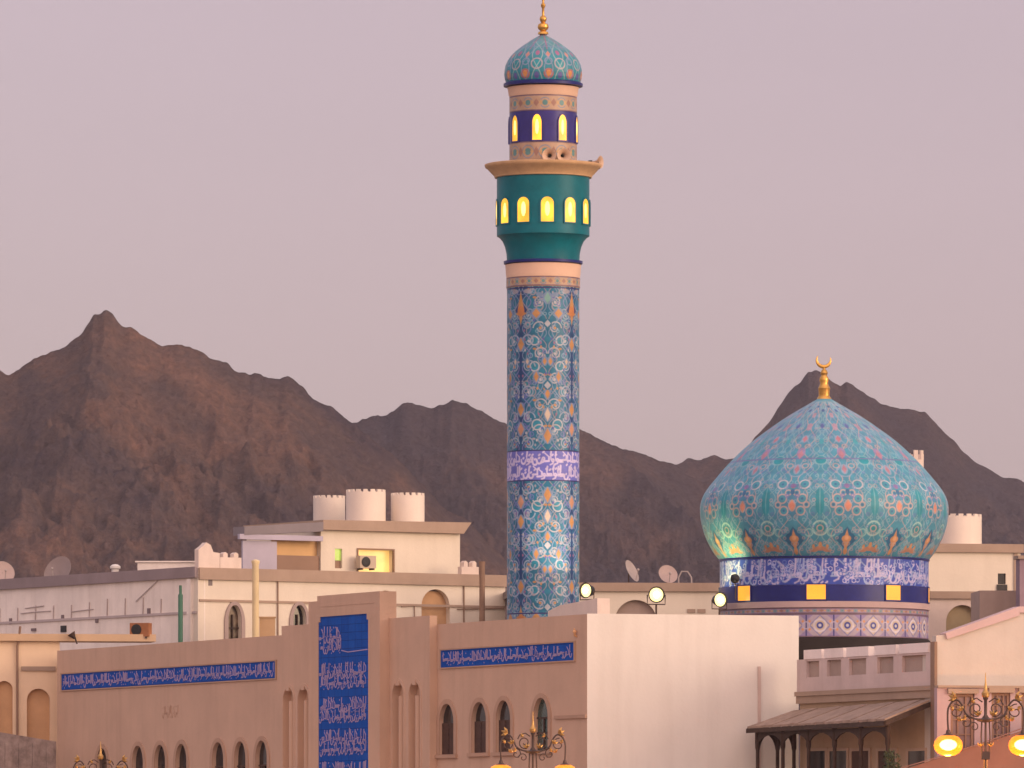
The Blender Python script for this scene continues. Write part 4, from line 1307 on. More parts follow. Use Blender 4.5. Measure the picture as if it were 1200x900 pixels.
mb.prism([[(ex + 0.3, ez - 0.5), (ex2 - 0.3, ez - 0.5), (ex2 - 0.1, ez - 0.05), (rx, rz - 0.14), (ex + 0.1, ez - 0.05)]], KY0 + 0.05, KY0 + 0.09)
mb.build('gable_sheet', mat('pink_gable', (0.22, 0.125, 0.115), rough=0.9, var=0.15, streak=0.2), kiosk)
for xx in (ex + 0.3, ex2 - 0.3):
    for yy in (KY0 + 0.2, KY1 - 0.2):
        mb = MB(); mb.tube([(xx, yy, 0), (xx, yy, ez)], 0.05, 8); mb.build('pole', IRON, kiosk)

# ================================================================== BACK LEFT HOUSE
W5 = Wall(232, 320.0, 592, 328.5)
W6 = Wall(-60, 338.0, 232, 320.0)
ph = thing('merchant_house', 'big white flat roofed house behind the tan hall with rooftop room', 'house', (W5.a.x, W5.a.y, 0))
zt5 = W5.z(235, 665)
hl = []
wn = [(274.5, 21, 706), (350.5, 21, 706)]
for px, w, py in wn:
    s, z = W5.sz(px, py); hl.append(arch(s, 0.62, z - 2.6, z - 0.12, True))
al = [(452, 25, 692), (510.5, 33, 690.5)]
for px, w, py in al:
    s, z = W5.sz(px, py); hl.append(arch(s, pxw(W5, px, w), z - 2.8, z, False))
mb = MB(); mb.prism([rect(0.0, W5.len, 0, zt5 - 0.02)] + hl, 0, 0.35, W5.M)
mb.box(W5.len - 0.3, W5.len, 0.352, 8, 0, zt5 - 0.03, W5.M)
mb.build('wall', WARM, ph)
for i, (px, w, py) in enumerate(wn):
    s, z = W5.sz(px, py)
    mb = MB(); mb.prism([arch(s, 1.0, z - 2.62, z + 0.04, True), arch(s, 0.64, z - 2.6, z - 0.11, True)], -0.07, 0.05, W5.M)
    f = mb.build('window', mat('grey_moulding', (0.40, 0.31, 0.28)) if i == 0 else bpy.data.materials['grey_moulding'], ph)
    mb = MB(); mb.box(s - 0.33, s + 0.33, 0.2, 0.24, z - 2.6, z, W5.M); mb.build('pane', DARKG if i else mat('amber_pane', (0.20, 0.14, 0.09), rough=0.3, var=0.5, scale=3), f)
    mb = MB(); mb.box(s - 0.03, s + 0.03, 0.12, 0.18, z - 2.6, z - 0.5, W5.M); mb.box(s - 0.31, s + 0.31, 0.13, 0.17, z - 1.1, z - 1.03, W5.M); mb.build('mullion', DWOOD, f)
for px, w, py in al:
    s, z = W5.sz(px, py)
    mb = MB(); mb.box(s - pxw(W5, px, w) / 2 - 0.1, s + pxw(W5, px, w) / 2 + 0.1, 0.28, 0.33, z - 2.9, z + 0.1, W5.M); mb.build('arch_infill', OCHRE, ph)
mb = MB()
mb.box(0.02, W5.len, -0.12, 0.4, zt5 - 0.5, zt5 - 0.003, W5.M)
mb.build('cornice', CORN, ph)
mb = MB(); mb.box(0.05, W5.len, -0.05, -0.003, zt5 - 1.42, zt5 - 1.32, W5.M); mb.build('string_course', CORN, ph)
mb = MB()
s = W5.s(325); mb.tube([(s, -0.05, 1), (s, -0.05, zt5 - 0.4)], 0.03, 6, W5.M)
s = W5.s(543); mb.tube([(s, -0.05, 1), (s, -0.05, zt5 - 0.5)], 0.03, 6, W5.M)
mb.tube([(W5.s(470), -0.05, W5.z(470, 711)), (W5.s(485), -0.05, W5.z(485, 710)), (W5.s(485), -0.05, 3)], 0.022, 6, W5.M)
mb.tube([(W5.s(535), -0.05, W5.z(535, 714)), (W5.s(590), -0.05, W5.z(590, 713))], 0.022, 6, W5.M)
mb.build('wall_pipe', PIPEB, ph)
# shaded left wing
zt6 = W6.z(232, 664)
mb = MB(); mb.box(0, W6.len - 0.003, 0, 0.35, 0, zt6 - 0.02, W6.M); mb.build('wing_wall', WSHADE, ph)
mb = MB(); mb.box(0, W6.len - 0.01, -0.15, 0.45, zt6 - 0.45, zt6, W6.M); mb.build('wing_cornice', mat('grey_cornice', (0.30, 0.24, 0.24), var=0.12), ph)
mb = MB()
mb.box(0.2, W6.len - 0.1, -0.06, -0.003, zt6 - 1.95, zt6 - 1.85, W6.M)
for px in range(0, 200, 21):
    s = W6.s(px); mb.tube([(s, -0.03, zt6 - 1.85), (s + 0.03, -0.03, zt6 - 1.3 + 0.2 * random.random())], 0.025, 5, W6.M)
mb.tube([(W6.s(160), -0.04, W6.z(160, 705)), (W6.s(186), -0.04, W6.z(186, 680))], 0.02, 5, W6.M)
for px0, px1, py in ((25, 60, 718), (85, 110, 716), (30, 52, 712)): mb.tube([(W6.s(px0), -0.03, W6.z(px0, py + 1)), (W6.s((px0 + px1) / 2), -0.03, W6.z(px0, py)), (W6.s(px1), -0.03, W6.z(px1, py - 2))], 0.022, 5, W6.M)
mb.build('wall_cable', mat('cable_brown', (0.52, 0.44, 0.42)), ph)
mb = MB(); mb.box(W6.s(221.5), W6.s(226), -0.12, -0.003, 4, zt6 - 0.5, W6.M); mb.build('buttress_strip', WSHADE, ph)
for px, py, w, hh_ in ((75, 737, 0.45, 0.28), (13, 728, 0.2, 0.25), (74, 724, 0.2, 0.25), (114, 727, 0.22, 0.2), (175, 717, 0.22, 0.3), (40, 738, 0.4, 0.12)):
    s, z = W6.sz(px, py)
    mb = MB(); mb.box(s - w / 2, s + w / 2, -0.05, -0.003, z - hh_ / 2, z + hh_ / 2, W6.M); mb.build('vent', BLACK if w > 0.42 else mat('vent_grille', (0.22, 0.17, 0.17)) if 'vent_grille' not in bpy.data.materials else bpy.data.materials['vent_grille'], ph)
mb = MB()
rp = [W6.a + W6.n * 0.36, W6.b + W6.n * 0.5, W5.b + W5.n * 0.36, Vector((2, 345, 0)), Vector((-24, 347, 0))]
mb.add([(p.x, p.y, zt5 - 0.5) for p in rp] + [(p.x, p.y, zt5 - 0.75) for p in rp], [tuple(range(5)), tuple(range(5, 10))] + [(i, (i + 1) % 5, 5 + (i + 1) % 5, 5 + i) for i in range(5)])
mb.build('roof', ROOFG, ph)
# crenellated corner parapet
def merlons(mb, W, s0, s1, z0, hb, hm, wd_, th=0.3, y0=0.0):
    mb.box(s0, s1, y0, y0 + th, z0, z0 + hb, W.M)
    nn = max(1, int((s1 - s0) / (wd_ * 1.7)))
    for i in range(nn):
        c0 = s0 + (i + 0.5) * (s1 - s0) / nn
        mb.prism([[(c0 - wd_ / 2, z0 + hb + 0.002), (c0 + wd_ / 2, z0 + hb + 0.002), (c0 + wd_ / 2, z0 + hb + hm * 0.7), (c0, z0 + hb + hm), (c0 - wd_ / 2, z0 + hb + hm * 0.7)]], y0 + 0.002, y0 + th - 0.002, W.M)
mb = MB()
merlons(mb, W5, W5.s(258), W5.s(283), zt5, 0.45, 0.22, 0.22)
mb.prism([[(0.03, zt5), (W5.s(257.5), zt5), (W5.s(257.5), zt5 + 0.62), (W5.s(250), zt5 + 0.66), (W5.s(247), zt5 + 0.95), (W5.s(242), zt5 + 1.05), (W5.s(238), zt5 + 0.9), (0.03, zt5 + 0.75)]], 0.0, 0.32, W5.M)
mb.build('corner_parapet', WHITE2, ph)
mb = MB(); merlons(mb, W5, W5.s(541), W5.s(561), zt5, 0.32, 0.26, 0.2); mb.build('end_parapet', WHITE2, ph)
# rooftop room
Y7 = 1.6
sA, sB_, sC = W5.s(376, -Y7), W5.s(539, -Y7), W5.s(283, -Y7)
def z7(px, py): return W5.z(px, py, -Y7)
zpt = z7(376, 621)
win = rect(W5.s(419.5, -Y7), W5.s(460.5, -Y7), z7(440, 671), z7(440, 644.5))
gw = rect(W5.s(392.5, -Y7), W5.s(401, -Y7), z7(397, 666), z7(397, 643))
mb = MB(); mb.prism([rect(sA, sB_, zt5 - 0.5, zpt), win, gw], Y7, Y7 + 0.3, W5.M)
mb.box(sB_ - 0.3, sB_, Y7 + 0.302, Y7 + 6, zt5 - 0.5, zpt, W5.M); mb.box(sA, sA + 0.3, Y7 + 0.302, Y7 + 6, zt5 - 0.5, zpt, W5.M)
mb.build('rooftop_room', WARM, ph)
mb = MB()
mb.prism([[(sA - 0.05, zpt + 0.002), (sB_ + 0.02, zpt + 0.002), (W5.s(548.5, -Y7), z7(545, 612.5)), (sA - 0.05, z7(376, 609.5))]], Y7 - 0.28, Y7 + 6.2, W5.M)
mb.build('room_cornice', CORN, ph)
mb = MB(); mb.box(win[0][0] - 0.05, win[1][0] + 0.05, Y7 + 0.33, Y7 + 0.36, win[0][1] - 0.1, win[2][1] + 0.1, W5.M); mb.build('lit_interior', E_ROOM, ph)
mb = MB(); mb.prism([[(win[0][0] - 0.06, win[0][1] - 0.06), (win[1][0] + 0.06, win[1][1] - 0.06), (win[2][0] + 0.06, win[2][1] + 0.06), (win[3][0] - 0.06, win[3][1] + 0.06)], win], Y7 - 0.05, Y7 + 0.05, W5.M)
mb.build('window', PIPEB, ph)
mb = MB(); mb.box(gw[0][0], gw[1][0], Y7 + 0.12, Y7 + 0.16, gw[0][1] + 0.34, gw[2][1], W5.M)
mb.build('window', E_GREEN, ph)
mb = MB(); mb.box(gw[0][0], gw[1][0], Y7 + 0.12, Y7 + 0.17, gw[0][1], gw[0][1] + 0.33, W5.M); mb.build('window_panel', PIPEB, ph)
# lean-to beside the room
mb = MB()
mb.prism([[(W5.s(282, -Y7), z7(272, 627)), (sA - 0.06, z7(376, 623)), (sA - 0.06, z7(376, 612)), (W5.s(282, -Y7), z7(272, 617))]], Y7 - 0.3, Y7 + 0.6, W5.M)
mb.build('roof_slab', mat('slab_grey', (0.24, 0.21, 0.22), var=0.1), ph)
mb = MB(); mb.box(W5.s(277, -Y7), sA - 0.06, Y7 - 0.28, Y7 - 0.1, z7(300, 632.5), z7(300, 626.5), W5.M); mb.build('fascia', LAV, ph)
mb = MB(); mb.box(sC, W5.s(323, -Y7), Y7 - 0.1, Y7, zt5 - 0.4, z7(300, 634), W5.M); mb.build('lavender_screen', LAV, ph)
mb = MB(); mb.box(W5.s(323.5, -Y7), sA - 0.01, Y7 + 0.3, Y7 + 0.4, zt5 - 0.4, z7(350, 628), W5.M); mb.build('glow_tinted_back_wall', mat('glow_tinted_wall', (0.72, 0.46, 0.22), var=0.08), ph)  # warm light in the recess is put into this orange wall colour
mb = MB(); mb.box(W5.s(323.5, -Y7), sA - 0.01, Y7 + 0.1, Y7 + 0.2, zt5 - 0.4, z7(350, 651), W5.M); mb.build('low_screen', PIPEB, ph)
# loose items around that house
mb = MB(); p = P3(299.5, 657, 318); mb.lathe([(0.14, 0), (0.14, p.z - 0.15), (0.17, p.z - 0.1), (0.17, p.z), (0.05, p.z + 0.05)], 16, Matrix.Translation((p.x, p.y, 0)))
tag(mb.build('cream_post', PIPEC, origin=(p.x, p.y, 0)), 'tall pale yellow post in front of the white house left of the blue portal', 'post')
mb = MB(); p = P3(565, 658, 324.5); mb.lathe([(0.12, 0), (0.12, p.z - 0.1), (0.15, p.z)], 14, Matrix.Translation((p.x, p.y, 0)))
tag(mb.build('brown_post', PIPEB, origin=(p.x, p.y, 0)), 'tall brown post at the right end of the white house just left of the minaret', 'post')
mb = MB(); p = P3(211.5, 686, 319.6); mb.lathe([(0.10, 0), (0.10, p.z - 0.4), (0.06, p.z - 0.35), (0.06, p.z)], 12, Matrix.Translation((p.x, p.y, 0)))
tag(mb.build('green_pole', PIPEG, origin=(p.x, p.y, 0)), 'dark green pole against the shaded white wall at left', 'pole')

def ac_unit(m=None):
    r = thing('air_conditioner', 'x', 'air conditioner')
    b = MB(); b.box(-0.42, 0.42, -0.18, 0.18, 0, 0.56); b.build('casing', m or mat('ac_beige', (0.55, 0.44, 0.33), rough=0.6), r)
    b = MB(); b.lathe([(0.22, -0.01), (0.23, 0.02), (0.20, 0.03), (0.03, 0.025), (0.0, 0.02)], 20, Matrix.Translation((-0.12, -0.18, 0.28)) @ Matrix.Rotation(R(90), 4, 'X')); b.build('fan_grille', BLACK, r)
    b = MB()
    for x in (-0.3, 0.3): b.box(x - 0.03, x + 0.03, -0.2, 0.2, -0.08, -0.002)
    b.build('foot', IRON, r)
    return r
ac = ac_unit(); p = P3(165, 746, 317.5); place(ac, p, 'rust orange air conditioner on the low roof in front of the shaded white wall', rot=R(-20), scale=1.0)
ac.children[0].data = ac.children[0].data.copy()
ac.children[0].data.materials[0] = mat('ac_rust', (0.42, 0.17, 0.07), rough=0.8, var=0.3)
ac2 = ac_unit(); p = W5.w(W5.s(429, -1.2), 1.2, W5.z(429, 666, -1.2)); place(ac2, (p.x, p.y, p.z), 'beige air conditioner hung before the yellow lit rooftop window', rot=R(33), scale=0.95)
mb = MB(); p = P3(313, 748, 318.5); mb.box(p.x - 0.32, p.x + 0.32, p.y, p.y + 0.5, p.z - 1.5, p.z + 0.85); mb.box(p.x - 0.36, p.x + 0.36, p.y - 0.04, p.y + 0.54, p.z + 0.852, p.z + 0.9)
tag(mb.build('roof_cabinet', mat('cabinet_tan', (0.55, 0.36, 0.2)), origin=(p.x, p.y, p.z)), 'small tan cabinet beside the pale yellow post', 'cabinet')

# water tanks with toothed rims
def tank(name_r, hgt):
    r = thing('water_tank', 'x', 'water tank')
    b = MB(); b.lathe([(name_r, 0), (name_r, hgt), (name_r - 0.1, hgt), (name_r - 0.1, hgt - 0.4)], 40, cap=False); nn = 16
    for i in range(nn):
        T = Matrix.Rotation(2 * math.pi * i / nn, 4, 'Z')
        w_ = 2 * math.pi * name_r / nn * 0.28
        b.box(-w_, w_, -name_r + 0.004, -name_r + 0.096, hgt - 0.05, hgt + 0.11, T)
    b.build('drum_wall', PLASTIC, r)
    b = MB(); b.lathe([(0.01, hgt - 0.2), (name_r - 0.105, hgt - 0.25), (name_r - 0.105, hgt - 0.3)], 32); b.build('lid', GREY, r)
    return r
def tank_at(pl, pr_, pt, pb, Y, label):
    k = Y / F
    rad = (pr_ - pl) / 2 * k
    t = tank(rad, (pb - pt) * k)
    place(t, P3((pl + pr_) / 2, pb, Y + rad), label, group='crenellated round water tanks on the roofs')
tank_at(367, 404.5, 584, 614, 334, 'round white crenellated rooftop tank, leftmost of the three above the rooftop room')
tank_at(405.5, 452, 577, 615, 331, 'tallest white crenellated tank, in the middle of three above the rooftop room')
tank_at(458, 497.5, 581, 615, 332, 'round white crenellated rooftop tank, rightmost of the three above the rooftop room')

# satellite dishes
def dish(rad, m=GREY):
    r = thing('satellite_dish', 'x', 'satellite dish')
    T = Matrix.Translation((0, 0, rad * 1.2)) @ Matrix.Rotation(R(65), 4, 'X')
    b = MB(); b.lathe([(0.02, 0), (rad * 0.4, rad * 0.04), (rad * 0.75, rad * 0.14), (rad, rad * 0.26), (rad * 1.01, rad * 0.25), (rad * 0.75, rad * 0.11), (rad * 0.02, -0.03)], 28, T, cap=False); b.build('reflector', m, r)
    b = MB(); b.tube([(0, 0.05, 0), (0, 0.05, rad * 1.15)], 0.035, 8); b.box(-0.25, 0.25, -0.2, 0.3, -0.03, 0.0); b.build('stand', IRON, r)
    b = MB(); b.tube([T @ Vector((0, -rad * 0.9, rad * 0.2)), T @ Vector((0, -0.1, rad * 0.75))], 0.02, 6); b.ball(tuple(T @ Vector((0, -0.08, rad * 0.78))), 0.06); b.build('feed_arm', GREY, r)
    return r
PALE = mat('pale_dish', (0.50, 0.38, 0.34), rough=0.6, var=0.15)
GD = 'satellite dishes on the roofs'
zr6 = zt6 - 0.5
p = P3(3, 688, 341); place(dish(0.52, PALE), p, 'pinkish satellite dish at the far left edge on the grey cornice roof', rot=R(25), group=GD)
p = P3(70, 694, 340); place(dish(0.72, mat('mesh_dish', (0.34, 0.27, 0.25), var=0.15)), p, 'large grey mesh satellite dish on the shaded left wing roof', rot=R(-35), group=GD)
# small bits on the wing roof
mb = MB(); p = P3(198, 665, 329); mb.box(p.x - 1.35, p.x + 1.35, p.y, p.y + 1.2, p.z - 0.6, p.z + 0.22); mb.box(p.x - 1.45, p.x + 1.42, p.y - 0.08, p.y + 1.3, p.z + 0.222, p.z + 0.28)
tag(mb.build('roof_hatch', WSHADE, origin=(p.x, p.y, p.z)), 'long low white roof hatch on the shaded wing near its corner', 'roof hatch')
mb = MB(); p = P3(135, 667, 332); mb.lathe([(0.16, -0.5), (0.16, 0.02), (0.23, 0.03), (0.23, 0.12), (0.12, 0.2), (0, 0.22)], 14, Matrix.Translation(p))
tag(mb.build('roof_ventilator', WHITE, origin=p), 'small white capped ventilator on the roof right of the big mesh dish', 'ventilator')

# ================================================================== FAR LEFT LOW HOUSE and rubble wall
W8 = Wall(-70, 316.2, 182, 317.6)
lh = thing('arcaded_house', 'low cream house at far left edge with ochre filled round arches', 'house', (W8.a.x, W8.a.y, 0))
zt8 = W8.z(60, 743)
ar = [(45, 27, 807), (5, 20, 798), (-34, 27, 806)]
mb = MB(); mb.prism([rect(0, W8.s(70), 0, zt8 - 0.3)] + [arch(W8.s(px), pxw(W8, px, w), 3.5 if False else 5.2, W8.z(px, py), False) for px, w, py in ar], 0, 0.35, W8.M)
mb.box(W8.s(70) - 0.3, W8.s(70), 0.352, 1.4, 0, zt8 - 0.3, W8.M)
mb.build('wall', mat('yellow_cream', (0.82, 0.62, 0.42), var=0.06, streak=0.12), lh)
for px, w, py in ar:
    s, z = W8.sz(px, py)
    mb = MB(); mb.box(s - pxw(W8, px, w) / 2 - 0.1, s + pxw(W8, px, w) / 2 + 0.1, 0.25, 0.3, 5.1, z + 0.1, W8.M); mb.build('arch_infill', OCHRE, lh)
mb = MB(); mb.box(-0.1, W8.len, -0.25, 1.8, zt8 - 0.295, zt8, W8.M); mb.build('roof_slab', mat('sand_slab', (0.60, 0.42, 0.26), var=0.1), lh)
mb = MB(); mb.box(W8.s(25), W8.s(65), -0.08, -0.003, W8.z(45, 786), W8.z(45, 781), W8.M); mb.build('string_course', CORN, lh)
mb = MB(); s = W8.s(20); mb.tube([(s, -0.1, 4), (s, -0.1, zt8 - 0.5), (s + 0.06, -0.12, zt8 - 0.3), (s + 0.1, -0.3, zt8 + 0.3)], 0.05, 8, W8.M); mb.build('downpipe', PIPEB, lh)
mb = MB(); p = P3(86, 746, 316.6)
mb.tube([p + Vector((0.15, 0, -0.3)), p + Vector((0.05, 0, 0.0)), p + Vector((-0.1, -0.02, 0.08))], 0.035, 8); mb.lathe([(0.05, -0.1), (0.10, 0.02), (0.17, 0.14), (0.18, 0.16), (0.12, 0.15)], 16, Matrix.Translation(p) @ Matrix.Rotation(R(-35), 4, 'Y'))
tag(mb.build('roof_spotlight', DWOOD, origin=p), 'small brown spotlight on the edge of the low sandy roof slab at left', 'spotlight')
W9 = Wall(-80, 309, 66, 312)
mb = MB()
zz9 = W9.z(0, 858)
mb.prism([[(0, 0), (W9.len, 0), (W9.len, W9.z(65, 869)), (W9.s(0), zz9), (0, zz9 + 0.1)]], 0, 0.5, W9.M)
for i in range(9):
    s = W9.len * (i + 0.5) / 9
    mb.box(s - 0.16, s + 0.16, -0.05, -0.003, 0, W9.z(W9.s(0) and 30, 868) - 0.1, W9.M)
tag(mb.build('rubble_wall', STONE, origin=(W9.a.x, W9.a.y, 0)), 'weathered grey rubble wall at the lower left corner beside the tan hall', 'wall')

# ================================================================== BACK MIDDLE AND BACK RIGHT HOUSES
W10 = Wall(600, 322.0, 880, 322.6)
mh = thing('long_white_house', 'long white flat roofed house seen between the minaret and the dome', 'house', (W10.a.x, W10.a.y, 0))
zt10 = W10.z(740, 683)
s, z = W10.sz(745, 703)
mb = MB(); mb.prism([rect(0, W10.len, 0, zt10 - 0.3), arch(s, 1.75, z - 2.5, z, False)], 0, 0.35, W10.M); mb.build('wall', WARM, mh)
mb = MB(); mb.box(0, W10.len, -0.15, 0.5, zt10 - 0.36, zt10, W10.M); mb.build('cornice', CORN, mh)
mb = MB(); mb.box(0, W10.len, 0.5, 9, zt10 - 0.5, zt10 - 0.2, W10.M); mb.build('roof', ROOFG, mh)
mb = MB(); mb.box(s - 0.95, s + 0.95, 0.25, 0.3, z - 2.6, z + 0.1, W10.M); mb.build('arch_infill', RECESS, mh)
for px in (810, 822):
    s, z = W10.sz(px, 716); mb = MB(); mb.box(s - 0.17, s + 0.17, -0.04, -0.003, z - 0.08, z + 0.08, W10.M); mb.build('vent', CORN, mh)
p = P3(738, 687, 325); place(dish(0.5), p, 'narrow grey satellite dish on the long white house nearest the minaret', rot=R(65), group=GD)
p = P3(782, 688, 325); place(dish(0.42, PALE), p, 'small pale satellite dish above the brightest floodlight', rot=R(20), group=GD)
mb = MB(); p = P3(803, 685, 324)
mb.tube([p + Vector((-0.28, 0, -0.2)), p + Vector((-0.28, 0, 0.3)), p + Vector((-0.15, 0, 0.55)), p + Vector((0.1, 0, 0.55)), p + Vector((0.26, 0, 0.3)), p + Vector((0.28, 0, -0.2))], 0.035, 8)
tag(mb.build('vent_hoop', GREY, origin=p), 'pale hooped vent pipe on the long white house roof left of the dome', 'vent pipe')

W11 = Wall(1060, 316.0, 1196, 317.0)
eh = thing('stepped_white_house', 'white stepped house behind the dome at right with one small dark window', 'house', (W11.a.x, W11.a.y, 0))
zt11 = W11.z(1150, 637.5)
sw, zw = W11.sz(1174, 672)
wl = rect(sw - 0.17, sw + 0.17, zw - 0.45, zw)
mb = MB(); mb.prism([rect(0, W11.len, 0, zt11 - 0.35), wl], 0, 0.35, W11.M); mb.box(W11.len - 0.3, W11.len, 0.352, 7, 0, zt11 - 0.36, W11.M); mb.build('wall', WARM, eh)
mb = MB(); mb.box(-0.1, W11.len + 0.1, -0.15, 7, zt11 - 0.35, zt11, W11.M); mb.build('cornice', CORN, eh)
mb = MB(); mb.box(wl[0][0], wl[1][0], 0.12, 0.16, wl[0][1], wl[2][1], W11.M); mb.box(wl[0][0] - 0.05, wl[1][0] + 0.05, -0.06, -0.003, wl[0][1] - 0.3, wl[0][1] - 0.01, W11.M); mb.build('window', DARKG, eh)
mb = MB(); s = W11.s(1190); mb.box(s - 0.07, s + 0.07, -0.06, -0.003, 3, zt11 - 0.36, W11.M); mb.build('downpipe', CORN, eh)
Wl = Wall(1070, 309.0, 1150, 309.4)
s, z = Wl.sz(1128, 706)
zl = Wl.z(1110, 693)
mb = MB(); mb.prism([rect(0, Wl.len, 0, zl - 0.3), arch(s, 1.35, z - 2.6, z - 0.1, False)], 0, 0.3, Wl.M); mb.build('lower_wall', WHITE2, eh)
mb = MB(); mb.box(-0.1, Wl.len, -0.12, 2.9, zl - 0.295, zl, Wl.M); mb.build('lower_cornice', CORN, eh)
mb = MB(); mb.box(s - 0.8, s + 0.8, 0.22, 0.27, z - 2.7, z + 0.05, Wl.M); mb.build('arch_infill', mat('olive_infill', (0.42, 0.33, 0.20), var=0.2), eh)
Wt = Wall(1148, 305.0, 1200, 305.1)
mb = MB(); mb.box(0, Wt.len, 0, 3, 0, Wt.z(1170, 692), Wt.M); mb.build('taupe_block', mat('taupe', (0.46, 0.34, 0.28), var=0.1, streak=0.2), eh)
tank_at(1099, 1150.5, 606, 640, 320, 'round white crenellated water tank behind the right side of the dome')
mb = MB(); We = Wall(1195, 303.0, 1290, 303.4)
fr_ = thing('mauve_house', 'mauve walled house just showing at the right edge above the coping', 'house', (We.a.x, We.a.y, 0))
mb.box(0, We.len, 0, 0.8, 0, We.z(1197, 655), We.M); mb.build('wall', mat('mauve_wash', (0.36, 0.25, 0.29), var=0.15), fr_)
mb = MB(); mb.box(-0.08, We.len, -0.1, 0.9, We.z(1197, 655) + 0.002, We.z(1197, 651), We.M); mb.build('cornice', CORN, fr_)

# little fort tower on the ridge, showing past the dome's shoulder
p = P3(1070, 560, 900.0)
mb = MB()
TT = Matrix.Translation((p.x, p.y, 0))
zt = Z(539, 900)
mb.lathe([(1.9, 0), (1.3, zt * 0.8), (1.25, zt)], 20, TT)
for i in range(8):
    mb.box(-0.26, 0.26, -1.24, -1.0, zt + 0.002, zt + (1.1 if i in (0, 1) else 0.7), TT @ Matrix.Rotation(2 * math.pi * (i + 0.3) / 8, 4, 'Z'))
tag(mb.build('watch_tower', WHITE2, origin=(p.x, p.y, 0)), 'tiny cream toothed tower top peeping over the right shoulder of the big dome', 'tower')

# ================================================================== FLOODLIGHTS
def flood():
    r = thing('floodlight', 'x', 'floodlight')
    TF = Matrix.Rotation(R(90), 4, 'X')
    b = MB(); b.lathe([(0.06, -0.26), (0.16, -0.22), (0.2, -0.06), (0.25, 0.06), (0.26, 0.09), (0.23, 0.09), (0.2, 0.0)], 20, TF, cap=False); b.lathe([(0.0, -0.27), (0.07, -0.265), (0.07, -0.2)], 16, TF); b.build('housing', BLACK, r)
    b = MB(); b.lathe([(0.215, 0.04), (0.16, 0.075), (0.08, 0.1), (0.0, 0.108)], 20, TF); ln_ = b.build('lens', E_FLOOD, r)
    b = MB(); b.ball((0, -0.10, 0), 0.10, 0.03, 0.10, 14); b.build('lamp', E_LAMP, ln_)
    b = MB(); b.tube([(-0.28, 0, 0), (-0.28, 0, -0.3), (0.28, 0, -0.3), (0.28, 0, 0)], 0.02, 6); b.tube([(0, 0, -0.3), (0, 0, -1.1)], 0.03, 6); b.build('stand', IRON, r)
    return r
GF = 'floodlights on the mosque roof'
def beam_light(name, loc, tgt, power, col, size=R(75), rad=0.12):
    l = bpy.data.lights.new(name, 'SPOT'); l.energy = power; l.color = col; l.spot_size = size; l.spot_blend = 0.6; l.shadow_soft_size = rad
    o = bpy.data.objects.new(name, l); C.objects.link(o); o.location = loc
    o.rotation_euler = (Vector(tgt) - Vector(loc)).to_track_quat('-Z', 'Y').to_euler()
    return o
fl = flood(); p1 = P3(688, 692, 277.0)
place(fl, p1, 'yellow floodlight shining at the foot of the minaret', rot=R(-38), scale=1.1, group=GF)
beam_light('floodlight_beam', p1 + Vector((-0.3, 0.1, 0.1)), (MX + 0.4, MY, 17), 700, (1.0, 0.80, 0.62))
f2 = copy_tree(fl); p2 = P3(769, 697, 288.0)
place(f2, p2, 'brightest white floodlight midway between the minaret and the dome', rot=R(6), scale=1.2, group=GF)
f3 = copy_tree(fl); p3 = P3(843, 703, 293.5)
place(f3, p3, 'bright floodlight close against the left side of the blue drum', rot=R(28), scale=1.15, group=GF)
dcx = X(DC, DY)
beam_light('floodlight_beam', p3 + Vector((-0.55, -0.5, 0.2)), (dcx - 4.3, DY - 0.2, 16.6), 480, (1.0, 0.98, 0.38), R(110))
f4 = copy_tree(fl); p4 = P3(862, 678, 292.6)
place(f4, p4, 'dark unlit floodlight head standing before the left end of the drum inscription', rot=R(200), scale=0.72, group=GF)

